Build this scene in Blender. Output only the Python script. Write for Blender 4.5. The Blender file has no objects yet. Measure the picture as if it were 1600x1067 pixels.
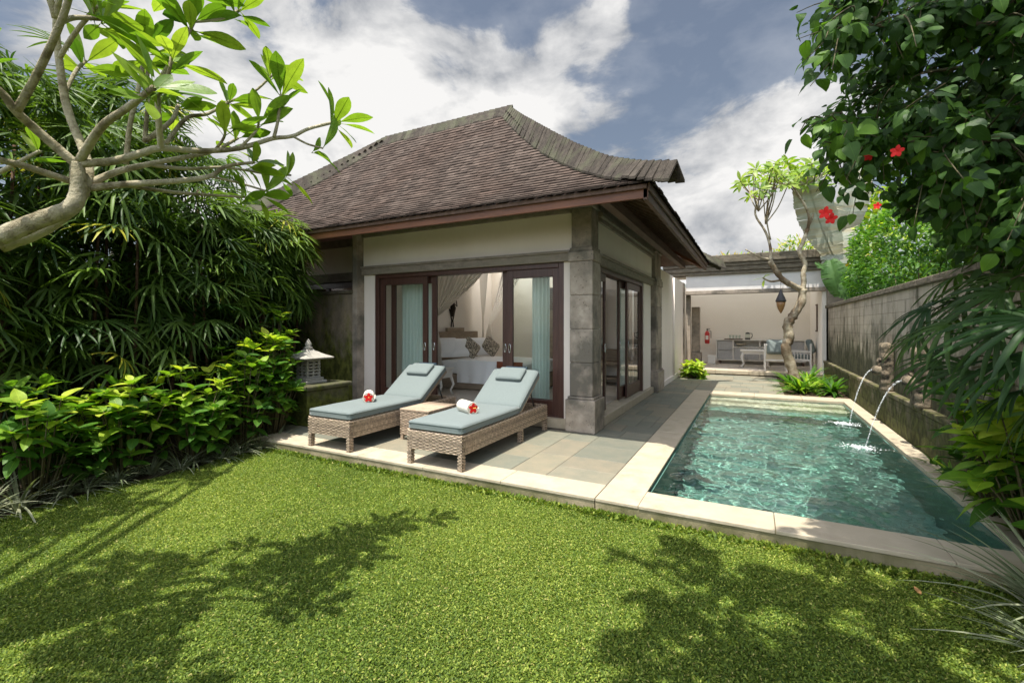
import bpy, math, random
import numpy as np
from mathutils import Vector, Matrix, noise as mnoise
R_ = math.radians
random.seed(7); rng = np.random.default_rng(7)
scene = bpy.context.scene
# ------------------------------------------------------------ camera
H = 1.5; YAW = math.atan2(376, 719.)
cam_d = bpy.data.cameras.new('camera'); cam = bpy.data.objects.new('camera', cam_d)
scene.collection.objects.link(cam); scene.camera = cam
cam.location = (0, 0, H); cam.rotation_euler = (R_(90), 0, YAW)
cam_d.sensor_width = 36; cam_d.lens = 719/1600*36; cam_d.shift_y = -24/1600
cam_d.clip_start = .05; cam_d.clip_end = 2000
# ------------------------------------------------------------ light
SUN = Vector((-.05, -.28, 1)).normalized()
sl = bpy.data.lights.new('sun', 'SUN'); so = bpy.data.objects.new('sun', sl)
scene.collection.objects.link(so); so.rotation_euler = SUN.to_track_quat('Z', 'Y').to_euler()
sl.energy = 4.5; sl.angle = R_(.45); sl.color = (1, .95, .86); sl.cycles.is_caustics_light = True
scene.view_settings.view_transform = 'Standard'; scene.view_settings.look = 'None'
scene.view_settings.exposure = .8; scene.view_settings.gamma = 1
scene.cycles.max_bounces = 10; scene.cycles.transparent_max_bounces = 12
scene.cycles.diffuse_bounces = 5; scene.cycles.glossy_bounces = 3; scene.cycles.transmission_bounces = 6
scene.cycles.use_denoising = True
scene.cycles.caustics_reflective = False; scene.cycles.caustics_refractive = True
F_ = (-math.sin(YAW), math.cos(YAW)); R2 = (math.cos(YAW), math.sin(YAW))
def ray(px, py):
    u = (px-800)/719.; v = (509.5-py)/719.
    return Vector((F_[0]+R2[0]*u, F_[1]+R2[1]*u, v))
def at(px, py, t):                       # point at forward distance t
    return Vector((0, 0, H)) + ray(px, py)*t
def atX(px, py, x): d = ray(px, py); return Vector((0, 0, H))+d*(x/d[0])
def atY(px, py, y): d = ray(px, py); return Vector((0, 0, H))+d*(y/d[1])
# ------------------------------------------------------------ world
w = bpy.data.worlds.new('World'); scene.world = w; w.use_nodes = True
nt = w.node_tree; N = nt.nodes; L = nt.links; N.clear()
def nn(tree, typ, **k):
    n = tree.nodes.new(typ)
    for a, v in k.items(): setattr(n, a, v)
    return n
out = nn(nt, 'ShaderNodeOutputWorld'); bg = nn(nt, 'ShaderNodeBackground'); bg.inputs[1].default_value = .15
sky = nn(nt, 'ShaderNodeTexSky', sky_type='NISHITA', sun_disc=False)
sky.sun_elevation = math.asin(SUN.z); sky.sun_rotation = R_(180+10); sky.air_density = 1.1; sky.dust_density = 1.5; sky.altitude = 200
tc = nn(nt, 'ShaderNodeTexCoord')
def wmath(op, a, b=None, c=None, clamp=False):
    m = nn(nt, 'ShaderNodeMath', operation=op, use_clamp=clamp)
    for i, v in enumerate((a, b, c)):
        if v is None: continue
        if isinstance(v, (int, float)): m.inputs[i].default_value = v
        else: L.new(v, m.inputs[i])
    return m.outputs[0]
def wnoise(vec, sc, det, rough, dist=0):
    n = nn(nt, 'ShaderNodeTexNoise'); n.inputs['Scale'].default_value = sc; n.inputs['Detail'].default_value = det
    n.inputs['Roughness'].default_value = rough; n.inputs['Distortion'].default_value = dist; L.new(vec, n.inputs['Vector'])
    return n.outputs['Fac']
dirv = tc.outputs['Generated']
mp = nn(nt, 'ShaderNodeMapping'); mp.inputs['Scale'].default_value = (1, 1, 1.9); mp.inputs['Location'].default_value = (.3, .1, 0)
L.new(dirv, mp.inputs['Vector'])
n1 = wnoise(mp.outputs[0], 3.4, 12, .6, .3)
dens = wmath('MULTIPLY', wmath('SUBTRACT', n1, .5), 4.6)
for px, py, rad, amp in ((500, 90, 12, .55), (400, 180, 14, .4), (700, 170, 10, .55), (800, 125, 6, .75), (620, 150, 7, .5), (560, 40, 8, .4), (250, 110, 10, .3), (1160, 290, 10, .6),
                         (1230, 215, 7, .6), (900, 290, 12, .35), (690, 40, 11, -.55), (780, 30, 8, -.35), (60, 40, 9, -.45), (1110, 40, 14, -.35), (900, 10, 4.5, .6), (1000, 180, 15, -.02), (380, 30, 4, -.4)):
    d = ray(px, py).normalized()
    vm = nn(nt, 'ShaderNodeVectorMath', operation='DOT_PRODUCT'); L.new(dirv, vm.inputs[0]); vm.inputs[1].default_value = d
    mr = nn(nt, 'ShaderNodeMapRange', interpolation_type='SMOOTHSTEP'); L.new(vm.outputs['Value'], mr.inputs[0])
    mr.inputs[1].default_value = math.cos(R_(rad*1.5)); mr.inputs[2].default_value = 1; mr.inputs[3].default_value = 0; mr.inputs[4].default_value = amp
    dens = wmath('ADD', dens, mr.outputs[0])
cov = nn(nt, 'ShaderNodeMapRange', interpolation_type='SMOOTHSTEP'); L.new(dens, cov.inputs[0])
cov.inputs[1].default_value = -.02; cov.inputs[2].default_value = .46; cov.inputs[3].default_value = .25; cov.inputs[4].default_value = 1
n2 = wnoise(mp.outputs[0], 5.5, 7, .55, .3)
shade = nn(nt, 'ShaderNodeMapRange'); L.new(wmath('ADD', wmath('MULTIPLY', n2, 1.1), wmath('MULTIPLY', dens, .22)), shade.inputs[0])
shade.inputs[1].default_value = .42; shade.inputs[2].default_value = .8
cc = nn(nt, 'ShaderNodeMix', data_type='RGBA'); L.new(shade.outputs[0], cc.inputs[0])
cc.inputs[6].default_value = (1.25, 1.34, 1.5, 1); cc.inputs[7].default_value = (3.6, 3.56, 3.5, 1)
sm = nn(nt, 'ShaderNodeMix', data_type='RGBA', blend_type='MULTIPLY'); sm.inputs[0].default_value = 1
L.new(sky.outputs[0], sm.inputs[6]); sm.inputs[7].default_value = (.43, .4, .37, 1)
mx = nn(nt, 'ShaderNodeMix', data_type='RGBA'); L.new(cov.outputs[0], mx.inputs[0]); L.new(sm.outputs[2], mx.inputs[6]); L.new(cc.outputs[2], mx.inputs[7])
vm = nn(nt, 'ShaderNodeVectorMath', operation='DOT_PRODUCT'); L.new(dirv, vm.inputs[0]); vm.inputs[1].default_value = Vector((-.05, -.66, .75)).normalized()   # added brightening of the unseen southern sky, fills the shaded fronts
mr = nn(nt, 'ShaderNodeMapRange', interpolation_type='SMOOTHSTEP'); L.new(vm.outputs['Value'], mr.inputs[0])
for i_, v_ in enumerate((.28, .92, 1, 4.8)): mr.inputs[i_+1].default_value = v_
vs_ = nn(nt, 'ShaderNodeVectorMath', operation='SCALE'); L.new(mx.outputs[2], vs_.inputs[0]); L.new(mr.outputs[0], vs_.inputs['Scale'])
L.new(vs_.outputs[0], bg.inputs[0]); L.new(bg.outputs[0], out.inputs[0])
# ------------------------------------------------------------ materials
MATS = {}
def mat(name, c1, c2=None, scale=6, rough=.7, bump=0, bscale=None, spec=.3, tint=None, transl=0, coord='Object', detail=6,
        stretch=(1, 1, 1), lo=.35, hi=.65, metal=0, moss=None, brick=None, c3=None, pore=None, sheen=0):
    m = bpy.data.materials.new(name); m.use_nodes = True; t = m.node_tree; t.nodes.clear(); l = t.links
    o = nn(t, 'ShaderNodeOutputMaterial'); p = nn(t, 'ShaderNodeBsdfPrincipled')
    p.inputs['Roughness'].default_value = rough; p.inputs['Specular IOR Level'].default_value = spec; p.inputs['Metallic'].default_value = metal
    if sheen: p.inputs['Sheen Weight'].default_value = sheen
    tx = nn(t, 'ShaderNodeTexCoord'); mp = nn(t, 'ShaderNodeMapping'); mp.inputs['Scale'].default_value = stretch
    l.new(tx.outputs[coord], mp.inputs[0]); vec = mp.outputs[0]
    def noise_(sc, det=6, rg=.6, v=vec):
        n = nn(t, 'ShaderNodeTexNoise'); n.inputs['Scale'].default_value = sc; n.inputs['Detail'].default_value = det
        n.inputs['Roughness'].default_value = rg; l.new(v, n.inputs['Vector']); return n.outputs['Fac']
    def mr_(f, a, b, c=0, d=1):
        r = nn(t, 'ShaderNodeMapRange'); l.new(f, r.inputs[0])
        for i, q in enumerate((a, b, c, d)): r.inputs[i+1].default_value = q
        return r.outputs[0]
    def mix_(f, a, b, bl='MIX'):
        x = nn(t, 'ShaderNodeMix', data_type='RGBA', blend_type=bl)
        for s, v in ((0, f), (6, a), (7, b)):
            if isinstance(v, (int, float)): x.inputs[s].default_value = v
            elif isinstance(v, tuple): x.inputs[s].default_value = v+(1,) if len(v) == 3 else v
            else: l.new(v, x.inputs[s])
        return x.outputs[2]
    def math_(op, a, b):
        x = nn(t, 'ShaderNodeMath', operation=op)
        for i, v in enumerate((a, b)):
            if isinstance(v, (int, float)): x.inputs[i].default_value = v
            else: l.new(v, x.inputs[i])
        return x.outputs[0]
    f1 = noise_(scale, detail)
    col = mix_(mr_(f1, lo, hi), c1, c2 or c1)
    if c3: col = mix_(mr_(noise_(scale*.23, 5), .45, .62), col, c3)
    hgt = None
    if brick:
        b = nn(t, 'ShaderNodeTexBrick'); bm_ = nn(t, 'ShaderNodeMapping'); sw = nn(t, 'ShaderNodeCombineXYZ'); sx_ = nn(t, 'ShaderNodeSeparateXYZ'); l.new(tx.outputs[coord], sx_.inputs[0])
        for i_, ax in enumerate(brick[0]): l.new(sx_.outputs['XYZ'.index(ax)], sw.inputs[i_])
        l.new(sw.outputs[0], bm_.inputs[0]); l.new(bm_.outputs[0], b.inputs['Vector'])
        b.inputs['Scale'].default_value = 1; b.inputs['Brick Width'].default_value = brick[1]; b.inputs['Row Height'].default_value = brick[2]
        b.inputs['Mortar Size'].default_value = brick[3]; b.inputs['Mortar Smooth'].default_value = .3
        b.inputs['Color1'].default_value = (1, 1, 1, 1); b.inputs['Color2'].default_value = (.86, .86, .87, 1); b.inputs['Mortar'].default_value = (.62, .6, .57, 1)
        col = mix_(1.0, col, b.outputs['Color'], 'MULTIPLY'); hgt = mr_(b.outputs['Fac'], 0, 1, 1, 0)
    if pore:
        v = nn(t, 'ShaderNodeTexVoronoi'); v.inputs['Scale'].default_value = pore; l.new(vec, v.inputs['Vector'])
        pf = math_('MULTIPLY', mr_(v.outputs['Distance'], .1, .26, 1, 0), mr_(noise_(pore*.35, 2), .48, .55))
        col = mix_(pf, col, tuple(c*.45 for c in c1)); hgt = mr_(pf, 0, 1, 1, 0)
    if moss:                       # (colour, z_low, z_high, strength): moss thick below z_low, gone above z_high
        sp = nn(t, 'ShaderNodeSeparateXYZ'); l.new(tx.outputs['Object'], sp.inputs[0])
        g = mr_(sp.outputs[2], moss[1], moss[2], 1, 0)
        mf = mr_(math_('ADD', math_('MULTIPLY', noise_(3.3, 8, .68), 1.3), math_('MULTIPLY', g, .75)), 1.0-moss[3], 1.3-moss[3])
        col = mix_(mf, col, mix_(mr_(noise_(11, 5), .4, .6), moss[0], tuple(c*.4 for c in moss[0])))
    if tint:
        a = nn(t, 'ShaderNodeAttribute', attribute_name='tint')
        if isinstance(tint, (list, tuple)):
            r = nn(t, 'ShaderNodeValToRGB'); l.new(a.outputs['Fac'], r.inputs[0]); el = r.color_ramp.elements
            for i, (ps, c) in enumerate(tint):
                e = el[i] if i < 2 else el.new(ps)
                e.position = ps; e.color = c+(1,)
            col = mix_(1.0, col, r.outputs[0], 'MULTIPLY')
        else:
            g = mr_(a.outputs['Fac'], 0, 1, 1-tint, 1+tint*.6)
            cg = nn(t, 'ShaderNodeCombineColor'); [l.new(g, cg.inputs[i]) for i in range(3)]
            col = mix_(1.0, col, cg.outputs[0], 'MULTIPLY')
    l.new(col, p.inputs['Base Color'])
    if bump:
        bp = nn(t, 'ShaderNodeBump'); bp.inputs['Strength'].default_value = min(1, bump); bp.inputs['Distance'].default_value = .02
        hh = noise_(bscale or scale*3, 8, .65)
        if hgt is not None: hh = math_('ADD', math_('MULTIPLY', hh, .5), hgt)
        l.new(hh, bp.inputs['Height']); l.new(bp.outputs[0], p.inputs['Normal'])
    if transl:
        tr = nn(t, 'ShaderNodeBsdfTranslucent'); l.new(mix_(1.0, col, (1.5, 1.6, .7) if name.startswith('leaf') or name == 'grass' else (1, 1, 1), 'MULTIPLY'), tr.inputs[0])
        ms = nn(t, 'ShaderNodeMixShader'); ms.inputs[0].default_value = transl; l.new(p.outputs[0], ms.inputs[1]); l.new(tr.outputs[0], ms.inputs[2])
        l.new(ms.outputs[0], o.inputs[0])
    else: l.new(p.outputs[0], o.inputs[0])
    MATS[name] = m; return m
def glass(name, tintc=(.93, .97, .96), ior=1.45, extra=.0, rough=0.0, bumps=None):
    m = bpy.data.materials.new(name); m.use_nodes = True; t = m.node_tree; t.nodes.clear(); l = t.links
    o = nn(t, 'ShaderNodeOutputMaterial'); tr = nn(t, 'ShaderNodeBsdfTransparent'); tr.inputs[0].default_value = tintc+(1,)
    g = nn(t, 'ShaderNodeBsdfGlossy'); g.inputs['Roughness'].default_value = rough
    lw = nn(t, 'ShaderNodeLayerWeight'); lw.inputs[0].default_value = .5; fr = nn(t, 'ShaderNodeMath', operation='POWER'); l.new(lw.outputs['Facing'], fr.inputs[0]); fr.inputs[1].default_value = 4
    if bumps:
        tx = nn(t, 'ShaderNodeTexCoord'); prev = None
        for sc, st, dist, stretch in bumps:
            mp = nn(t, 'ShaderNodeMapping'); mp.inputs['Scale'].default_value = stretch; l.new(tx.outputs['Object'], mp.inputs[0])
            n = nn(t, 'ShaderNodeTexNoise'); n.inputs['Scale'].default_value = sc; n.inputs['Detail'].default_value = 3; n.inputs['Distortion'].default_value = .6
            l.new(mp.outputs[0], n.inputs['Vector'])
            b = nn(t, 'ShaderNodeBump'); b.inputs['Strength'].default_value = st; b.inputs['Distance'].default_value = dist
            l.new(n.outputs['Fac'], b.inputs['Height'])
            if prev: l.new(prev.outputs[0], b.inputs['Normal'])
            prev = b
        l.new(prev.outputs[0], g.inputs['Normal'])
    mx = nn(t, 'ShaderNodeMixShader'); ad = nn(t, 'ShaderNodeMath', operation='ADD'); l.new(fr.outputs[0], ad.inputs[0]); ad.inputs[1].default_value = extra
    l.new(ad.outputs[0], mx.inputs[0]); l.new(tr.outputs[0], mx.inputs[1]); l.new(g.outputs[0], mx.inputs[2]); l.new(mx.outputs[0], o.inputs[0])
    MATS[name] = m; return m
# ------------------------------------------------------------ mesh helpers
def link_mesh(name, me, m, parent=None):
    o = bpy.data.objects.new(name, me); scene.collection.objects.link(o)
    if m is not None: me.materials.append(MATS[m] if isinstance(m, str) else m)
    if parent is not None: o.parent = parent
    return o
def tag(o, label=None, cat=None, group=None, kind=None):
    for k, v in (('label', label), ('category', cat), ('group', group), ('kind', kind)):
        if v: o[k] = v
    return o
def thing(name, label, cat, loc=(0, 0, 0), rz=0, group=None):
    o = bpy.data.objects.new(name, None); scene.collection.objects.link(o); o.location = loc; o.rotation_euler = (0, 0, rz)
    return tag(o, label, cat, group)
def copy_tree(o, parent=None):
    c = o.copy(); scene.collection.objects.link(c)
    if parent is not None: c.parent = parent
    for ch in [x for x in scene.objects if x.parent == o]: copy_tree(ch, c)
    return c
class MB:
    def __init__(s): s.v = []; s.f = []; s.t = []
    def add(s, vs, fs, t=.5):
        b = len(s.v); s.v += [tuple(q) for q in vs]; s.f += [tuple(i+b for i in f) for f in fs]
        s.t += (list(t) if isinstance(t, (list, tuple)) else [t]*len(fs)); return s
    def box(s, x0, x1, y0, y1, z0, z1, t=.5, M=None):
        vs = [Vector((x, y, z)) for z in (z0, z1) for y in (y0, y1) for x in (x0, x1)]
        if M is not None: vs = [M @ q for q in vs]
        return s.add(vs, [(0, 2, 3, 1), (4, 5, 7, 6), (0, 1, 5, 4), (2, 6, 7, 3), (0, 4, 6, 2), (1, 3, 7, 5)], t)
    def tube(s, pts, rad, n=8, t=.5, cap=True, wob=0):
        pts = [Vector(p) for p in pts]; rad = rad if isinstance(rad, (list, tuple)) else [rad]*len(pts)
        d0 = (pts[1]-pts[0]).normalized(); u = d0.orthogonal().normalized(); vs = []; fs = []
        for i, p in enumerate(pts):
            d = (pts[min(i+1, len(pts)-1)]-pts[max(i-1, 0)]).normalized()
            u = (u-d*u.dot(d)).normalized(); v = d.cross(u)
            for k in range(n):
                a = 2*math.pi*k/n; r = rad[i]*(1+(random.uniform(-wob, wob) if wob else 0))
                vs.append(p+u*(r*math.cos(a))+v*(r*math.sin(a)))
        for i in range(len(pts)-1):
            for k in range(n): fs.append((i*n+k, i*n+(k+1) % n, (i+1)*n+(k+1) % n, (i+1)*n+k))
        if cap: fs += [tuple(range(n))[::-1], tuple((len(pts)-1)*n+k for k in range(n))]
        return s.add(vs, fs, t)
    def lathe(s, prof, c=(0, 0, 0), n=20, t=.5, axis='z', sq=False):
        vs = []; fs = []
        for r, z in prof:
            for k in range(n):
                a = 2*math.pi*(k+.5)/n; rr = r
                p = (r*math.cos(a), r*math.sin(a), z)
                if axis == 'y': p = (p[0], p[2], p[1])
                if axis == 'x': p = (p[2], p[0], p[1])
                vs.append((p[0]+c[0], p[1]+c[1], p[2]+c[2]))
        for i in range(len(prof)-1):
            for k in range(n): fs.append((i*n+k, i*n+(k+1) % n, (i+1)*n+(k+1) % n, (i+1)*n+k))
        fs += [tuple(range(n))[::-1], tuple((len(prof)-1)*n+k for k in range(n))]
        return s.add(vs, fs, t)
    def build(s, name, m, parent=None, smooth=False, bevel=0, seg=2, sub=0):
        me = bpy.data.meshes.new(name); me.from_pydata(s.v, [], s.f); me.update()
        a = me.attributes.new('tint', 'FLOAT', 'FACE'); a.data.foreach_set('value', np.array(s.t, dtype=np.float32))
        if smooth: me.polygons.foreach_set('use_smooth', [True]*len(me.polygons))
        o = link_mesh(name, me, m, parent)
        if bevel:
            b = o.modifiers.new('b', 'BEVEL'); b.width = bevel; b.segments = seg; b.limit_method = 'ANGLE'; b.angle_limit = R_(50)
        if sub: q = o.modifiers.new('s', 'SUBSURF'); q.levels = sub; q.render_levels = sub
        return o
def spline(pts, rads, k=5):
    """Catmull-Rom resample"""
    P = [Vector(p) for p in pts]; out = []; ro = []
    for i in range(len(P)-1):
        p0 = P[max(i-1, 0)]; p1 = P[i]; p2 = P[i+1]; p3 = P[min(i+2, len(P)-1)]
        for j in range(k):
            t = j/k
            out.append(.5*((2*p1)+(p2-p0)*t+(2*p0-5*p1+4*p2-p3)*t*t+(3*p1-p0-3*p2+p3)*t**3)); ro.append(rads[i]*(1-t)+rads[i+1]*t)
    out.append(P[-1]); ro.append(rads[-1]); return out, ro
def leaf_tpl(prof, seg=6, fold=.12, droop=.25, wave=0, rib=0):
    """unit-length leaf along +x; prof(t)->half width; V-fold, drooping tip"""
    V = []; Fc = []
    for i in range(seg+1):
        t = i/seg; hw = prof(t); z = -droop*t*t
        wv = wave*math.sin(t*9)
        V += [(t, hw, z+hw*fold+wv), (t, 0, z), (t, -hw, z+hw*fold-wv)]
    for i in range(seg):
        a = i*3; Fc += [(a, a+1, a+4, a+3), (a+1, a+2, a+5, a+4)]
    T = [0]*len(Fc)
    if rib:                                # raised pale midrib and side veins, above and below the blade
        for dz in (.004, -.004):
            b = len(V)
            for i in range(seg+1):
                t = i/seg; z = -droop*t*t+dz; r_ = rib*(1-.75*t)
                V += [(t, r_, z+r_*fold), (t, -r_, z+r_*fold)]
            for i in range(seg): q = b+i*2; Fc.append((q, q+1, q+3, q+2)); T.append(.3)
    return np.array(V, float), np.array(Fc, int), np.array(T, float)
def oval(wd, peak=.45, p=1.0):
    def f(t):
        if t <= 0 or t >= 1: return .004
        return wd*(math.sin(math.pi*t**(math.log(.5)/math.log(peak))))**p+.004
    return f
LEAF = {
    'frangi': leaf_tpl(lambda t: .012 if t < .12 else .012+.16*math.sin(math.pi*min(1, ((t-.12)/.88))**1.35)**.75, 9, .14, .18, .008, .011),
    'oval': leaf_tpl(oval(.26, .42, .9), 6, .2, .22, .014, .01),
    'hib': leaf_tpl(oval(.34, .36, .75), 6, .16, .32, .022, .012),
    'narrow': leaf_tpl(oval(.1, .4, .9), 5, .3, .3),
    'small': leaf_tpl(oval(.24, .45), 3, .25, .25),
    'big': leaf_tpl(oval(.24, .5, .7), 10, .12, .35, .012),
}
def fan_tpl(n=9, spread=150, wd=.055, droop=.35, seg=4, rnd=1):
    V = []; Fc = []; r = random.Random(rnd)
    for k in range(n):
        a = R_(-spread/2+spread*k/(n-1)+r.uniform(-3, 3)); Ln = 1-.25*abs(k/(n-1)-.5)*2+r.uniform(-.08, .05); dr = droop*r.uniform(.6, 1.4)
        b = len(V)
        for i in range(seg+1):
            t = i/seg; hw = wd*(.25+.75*math.sin(math.pi*min(1, t*.8+.12)))*(1 if t < .99 else .35)
            rr = .05+Ln*t*.95; z = -dr*t*t
            for sgn in (1, 0, -1): V.append((rr*math.cos(a)-sgn*hw*math.sin(a), rr*math.sin(a)+sgn*hw*math.cos(a), z+(0 if sgn == 0 else hw*.45)))
        for i in range(seg):
            q = b+i*3; Fc += [(q, q+1, q+4, q+3), (q+1, q+2, q+5, q+4)]
    return np.array(V, float), np.array(Fc, int)
FANS = [fan_tpl(9, 170, .036, .45, 4, 1), fan_tpl(7, 140, .042, .7, 4, 2), fan_tpl(11, 200, .032, .35, 4, 3)]
def inst(name, tpls, pos, xd, nrm, sc, tint, m, parent=None, pick=None):
    """many leaves, one mesh: arrays pos/xd/nrm (N,3), sc/tint (N)"""
    pos = np.asarray(pos, float); xd = np.asarray(xd, float); nrm = np.asarray(nrm, float); sc = np.asarray(sc, float); tint = np.asarray(tint, float)
    xd = xd/np.linalg.norm(xd, axis=1, keepdims=True)
    nrm = nrm-xd*(nrm*xd).sum(1, keepdims=True); ln = np.linalg.norm(nrm, axis=1, keepdims=True); nrm = nrm/np.maximum(ln, 1e-6)
    yd = np.cross(nrm, xd)
    if isinstance(tpls, tuple): tpls = [tpls]
    if pick is None: pick = rng.integers(0, len(tpls), len(pos))
    VV = []; FF = []; TT = []; base = 0
    for i, tp_ in enumerate(tpls):
        V, Fc = tp_[0], tp_[1]; T0 = tp_[2] if len(tp_) > 2 else np.zeros(len(Fc))
        q = np.where(pick == i)[0]
        if not len(q): continue
        X = (V[None, :, 0, None]*xd[q][:, None]+V[None, :, 1, None]*yd[q][:, None]+V[None, :, 2, None]*nrm[q][:, None])*sc[q][:, None, None]+pos[q][:, None]
        k = len(V); VV.append(X.reshape(-1, 3)); FF.append((Fc[None]+(np.arange(len(q))*k)[:, None, None]).reshape(-1, 4)+base)
        TT.append(np.clip((tint[q][:, None]+T0[None]).ravel(), 0, 1)); base += k*len(q)
    VV = np.concatenate(VV); FF = np.concatenate(FF); TT = np.concatenate(TT)
    me = bpy.data.meshes.new(name); me.vertices.add(len(VV)); me.vertices.foreach_set('co', VV.astype(np.float32).ravel())
    me.loops.add(FF.size); me.loops.foreach_set('vertex_index', FF.astype(np.int32).ravel())
    me.polygons.add(len(FF)); me.polygons.foreach_set('loop_start', (np.arange(len(FF))*4).astype(np.int32))
    me.polygons.foreach_set('loop_total', np.full(len(FF), 4, np.int32)); me.polygons.foreach_set('use_smooth', np.ones(len(FF), bool))
    a = me.attributes.new('tint', 'FLOAT', 'FACE'); a.data.foreach_set('value', TT.astype(np.float32))
    me.update(calc_edges=True)
    return link_mesh(name, me, m, parent)
def rdir(n):
    d = rng.normal(size=(n, 3)); return d/np.linalg.norm(d, axis=1, keepdims=True)
# ------------------------------------------------------------ materials list
mat('soil', (.05, .032, .02), (.09, .06, .035), 8, .95, .8, 30)
mat('lawn_base', (.045, .075, .012), (.09, .12, .025), 14, .95, .6, 60)
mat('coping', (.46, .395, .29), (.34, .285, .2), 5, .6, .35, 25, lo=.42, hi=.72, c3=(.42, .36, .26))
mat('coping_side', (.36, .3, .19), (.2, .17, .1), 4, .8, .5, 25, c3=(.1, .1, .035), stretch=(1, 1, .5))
mat('paver', (.2, .2, .165), (.24, .225, .18), 5, .62, .3, 22, tint=((0, (.68, .71, .68)), (.3, (.8, .84, .79)), (.5, (.92, .91, .84)), (.72, (1.02, .95, .83)), (1, (.88, .83, .76))))
mat('grout', (.12, .11, .09), (.17, .15, .12), 20, .9)
mat('andesite', (.32, .265, .21), (.42, .355, .285), 7, .85, .5, 40, pore=26, tint=.22, c3=(.14, .125, .1))
mat('lintel_stone', (.19, .16, .13), (.3, .255, .21), 9, .85, .5, 30, c3=(.24, .21, .165), stretch=(1, 1, 2))
mat('plaster', (.8, .72, .65), (.83, .75, .68), 2, .85, .12, 40, c3=(.74, .66, .58), stretch=(1, 1, .45))
mat('plaster_in', (.85, .79, .71), (.87, .81, .73), 2, .9, .05, 40)
mat('plaster_grey', (.62, .59, .56), (.68, .65, .61), 2.5, .88, .1, 40)
mat('ceiling_paint', (.85, .82, .76), (.86, .83, .78), 2, .9)
mat('dark_wood', (.055, .024, .018), (.085, .04, .028), 5, .38, .15, 40, spec=.45, stretch=(6, 6, .6))
mat('red_wood', (.21, .082, .038), (.12, .05, .028), 3, .5, .2, 25, spec=.4, stretch=(.5, 5, 5))
mat('brown_wood', (.1, .06, .045), (.16, .1, .075), 4, .65, .25, 30, stretch=(4, .5, 4))
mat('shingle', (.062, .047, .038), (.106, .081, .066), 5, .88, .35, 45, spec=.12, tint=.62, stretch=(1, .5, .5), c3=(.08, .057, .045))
mat('cap_shingle', (.045, .038, .031), (.08, .067, .054), 12, .9, .5, 40, spec=.15, tint=.3, c3=(.085, .085, .055))
mat('moss_wall', (.34, .27, .18), (.15, .125, .09), 3.2, .95, .9, 22, moss=((.17, .18, .035), -.3, 1.7, .33), c3=(.19, .16, .125), stretch=(1, 1, .55))
mat('block_wall', (.5, .43, .33), (.24, .2, .145), 3.4, .9, .9, 26, moss=((.08, .08, .04), .1, 1.5, .34), c3=(.55, .48, .38), stretch=(1, 1.3, .55),
    brick=('YZX', .38, .17, .004))
mat('ledge_wall', (.2, .165, .115), (.09, .078, .052), 5, .92, .8, 25, moss=((.1, .105, .028), -.3, 1.2, .18), c3=(.32, .26, .18), stretch=(1, 1.2, .8),
    brick=('YZX', .38, .19, .008))
mat('mossy_top', (.1, .085, .06), (.2, .17, .125), 7, .95, .8, 30, moss=((.11, .105, .04), -4, 4, .12), stretch=(1, 1, 3))
mat('carved', (.2, .16, .11), (.04, .036, .028), 11, .92, 1, 30, c3=(.33, .27, .18), lo=.42, hi=.58)
mat('carved_dark', (.07, .058, .042), (.02, .018, .014), 9, .95, 1, 26, c3=(.12, .11, .05))
mat('pool_tile', (.12, .26, .21), (.26, .42, .34), 16, .5, .2, 30, detail=8, lo=.38, hi=.62, c3=(.17, .35, .285), brick=('XYZ', .1, .1, .004))
mat('pool_tile_side', (.08, .19, .16), (.14, .27, .22), 10, .5, .2, 30, brick=('YZX', .1, .1, .003))
mat('pool_step', (.66, .62, .46), (.58, .54, .4), 5, .5, .1)
mat('rattan', (.4, .3, .21), (.52, .4, .29), 30, .55, .2, 90, spec=.35, tint=.6)
mat('rattan_back', (.035, .024, .016), None, 5, .9)
mat('cushion', (.15, .18, .174), (.165, .195, .188), 60, .85, .12, 400, spec=.15, sheen=.15)
mat('cushion_dark', (.09, .14, .165), (.11, .16, .18), 60, .85)
mat('towel', (.78, .72, .58), (.84, .78, .66), 60, .95, .6, 260, spec=.05, sheen=.3)
mat('petal', (.75, .02, .015), (.62, .012, .01), 30, .6, .1, 60, transl=.25)
mat('stamen', (.85, .6, .12), None, 5, .6)
mat('lantern_stone', (.33, .31, .27), (.42, .4, .35), 16, .9, .6, 40)
mat('pedestal_stone', (.075, .07, .048), (.11, .1, .065), 5, .95, .7, 25, moss=((.085, .1, .015), 0, .8, .3))
mat('curtain_mint', (.72, .79, .755), (.76, .82, .79), 3, .9, transl=.35)
mat('sheer', (.88, .85, .8), (.9, .87, .82), 3, .9, transl=.55)
mat('linen', (.88, .87, .86), (.9, .89, .88), 4, .85, .15, 12)
mat('runner', (.28, .085, .04), (.2, .06, .03), 30, .8)
mat('cush_pattern', (.08, .065, .05), (.55, .48, .38), 42, .85, lo=.48, hi=.52, detail=0)
mat('bed_wood', (.36, .28, .2), (.28, .21, .15), 5, .6, .1, 30, stretch=(1, 1, 4))
mat('white_paint', (.72, .69, .63), (.66, .62, .56), 8, .55)
mat('grey_weave', (.36, .36, .36), (.5, .49, .48), 30, .8, stretch=(8, 1, .3))
mat('beige_cloth', (.58, .5, .36), (.62, .54, .4), 20, .9)
mat('grey_cushion', (.15, .18, .17), (.19, .22, .21), 9, .9, .2, 12)
mat('floor_tile', (.5, .44, .37), (.58, .51, .43), 4, .35, tint=.2, spec=.5)
mat('metal', (.6, .6, .6), None, 4, .25, metal=1)
mat('black_metal', (.03, .028, .026), None, 4, .45, spec=.5)
mat('ornament', (.04, .028, .02), None, 4, .7)
mat('ext_red', (.5, .02, .015), None, 4, .3, spec=.6)
mat('label_white', (.8, .78, .74), None, 4, .6)
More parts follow.
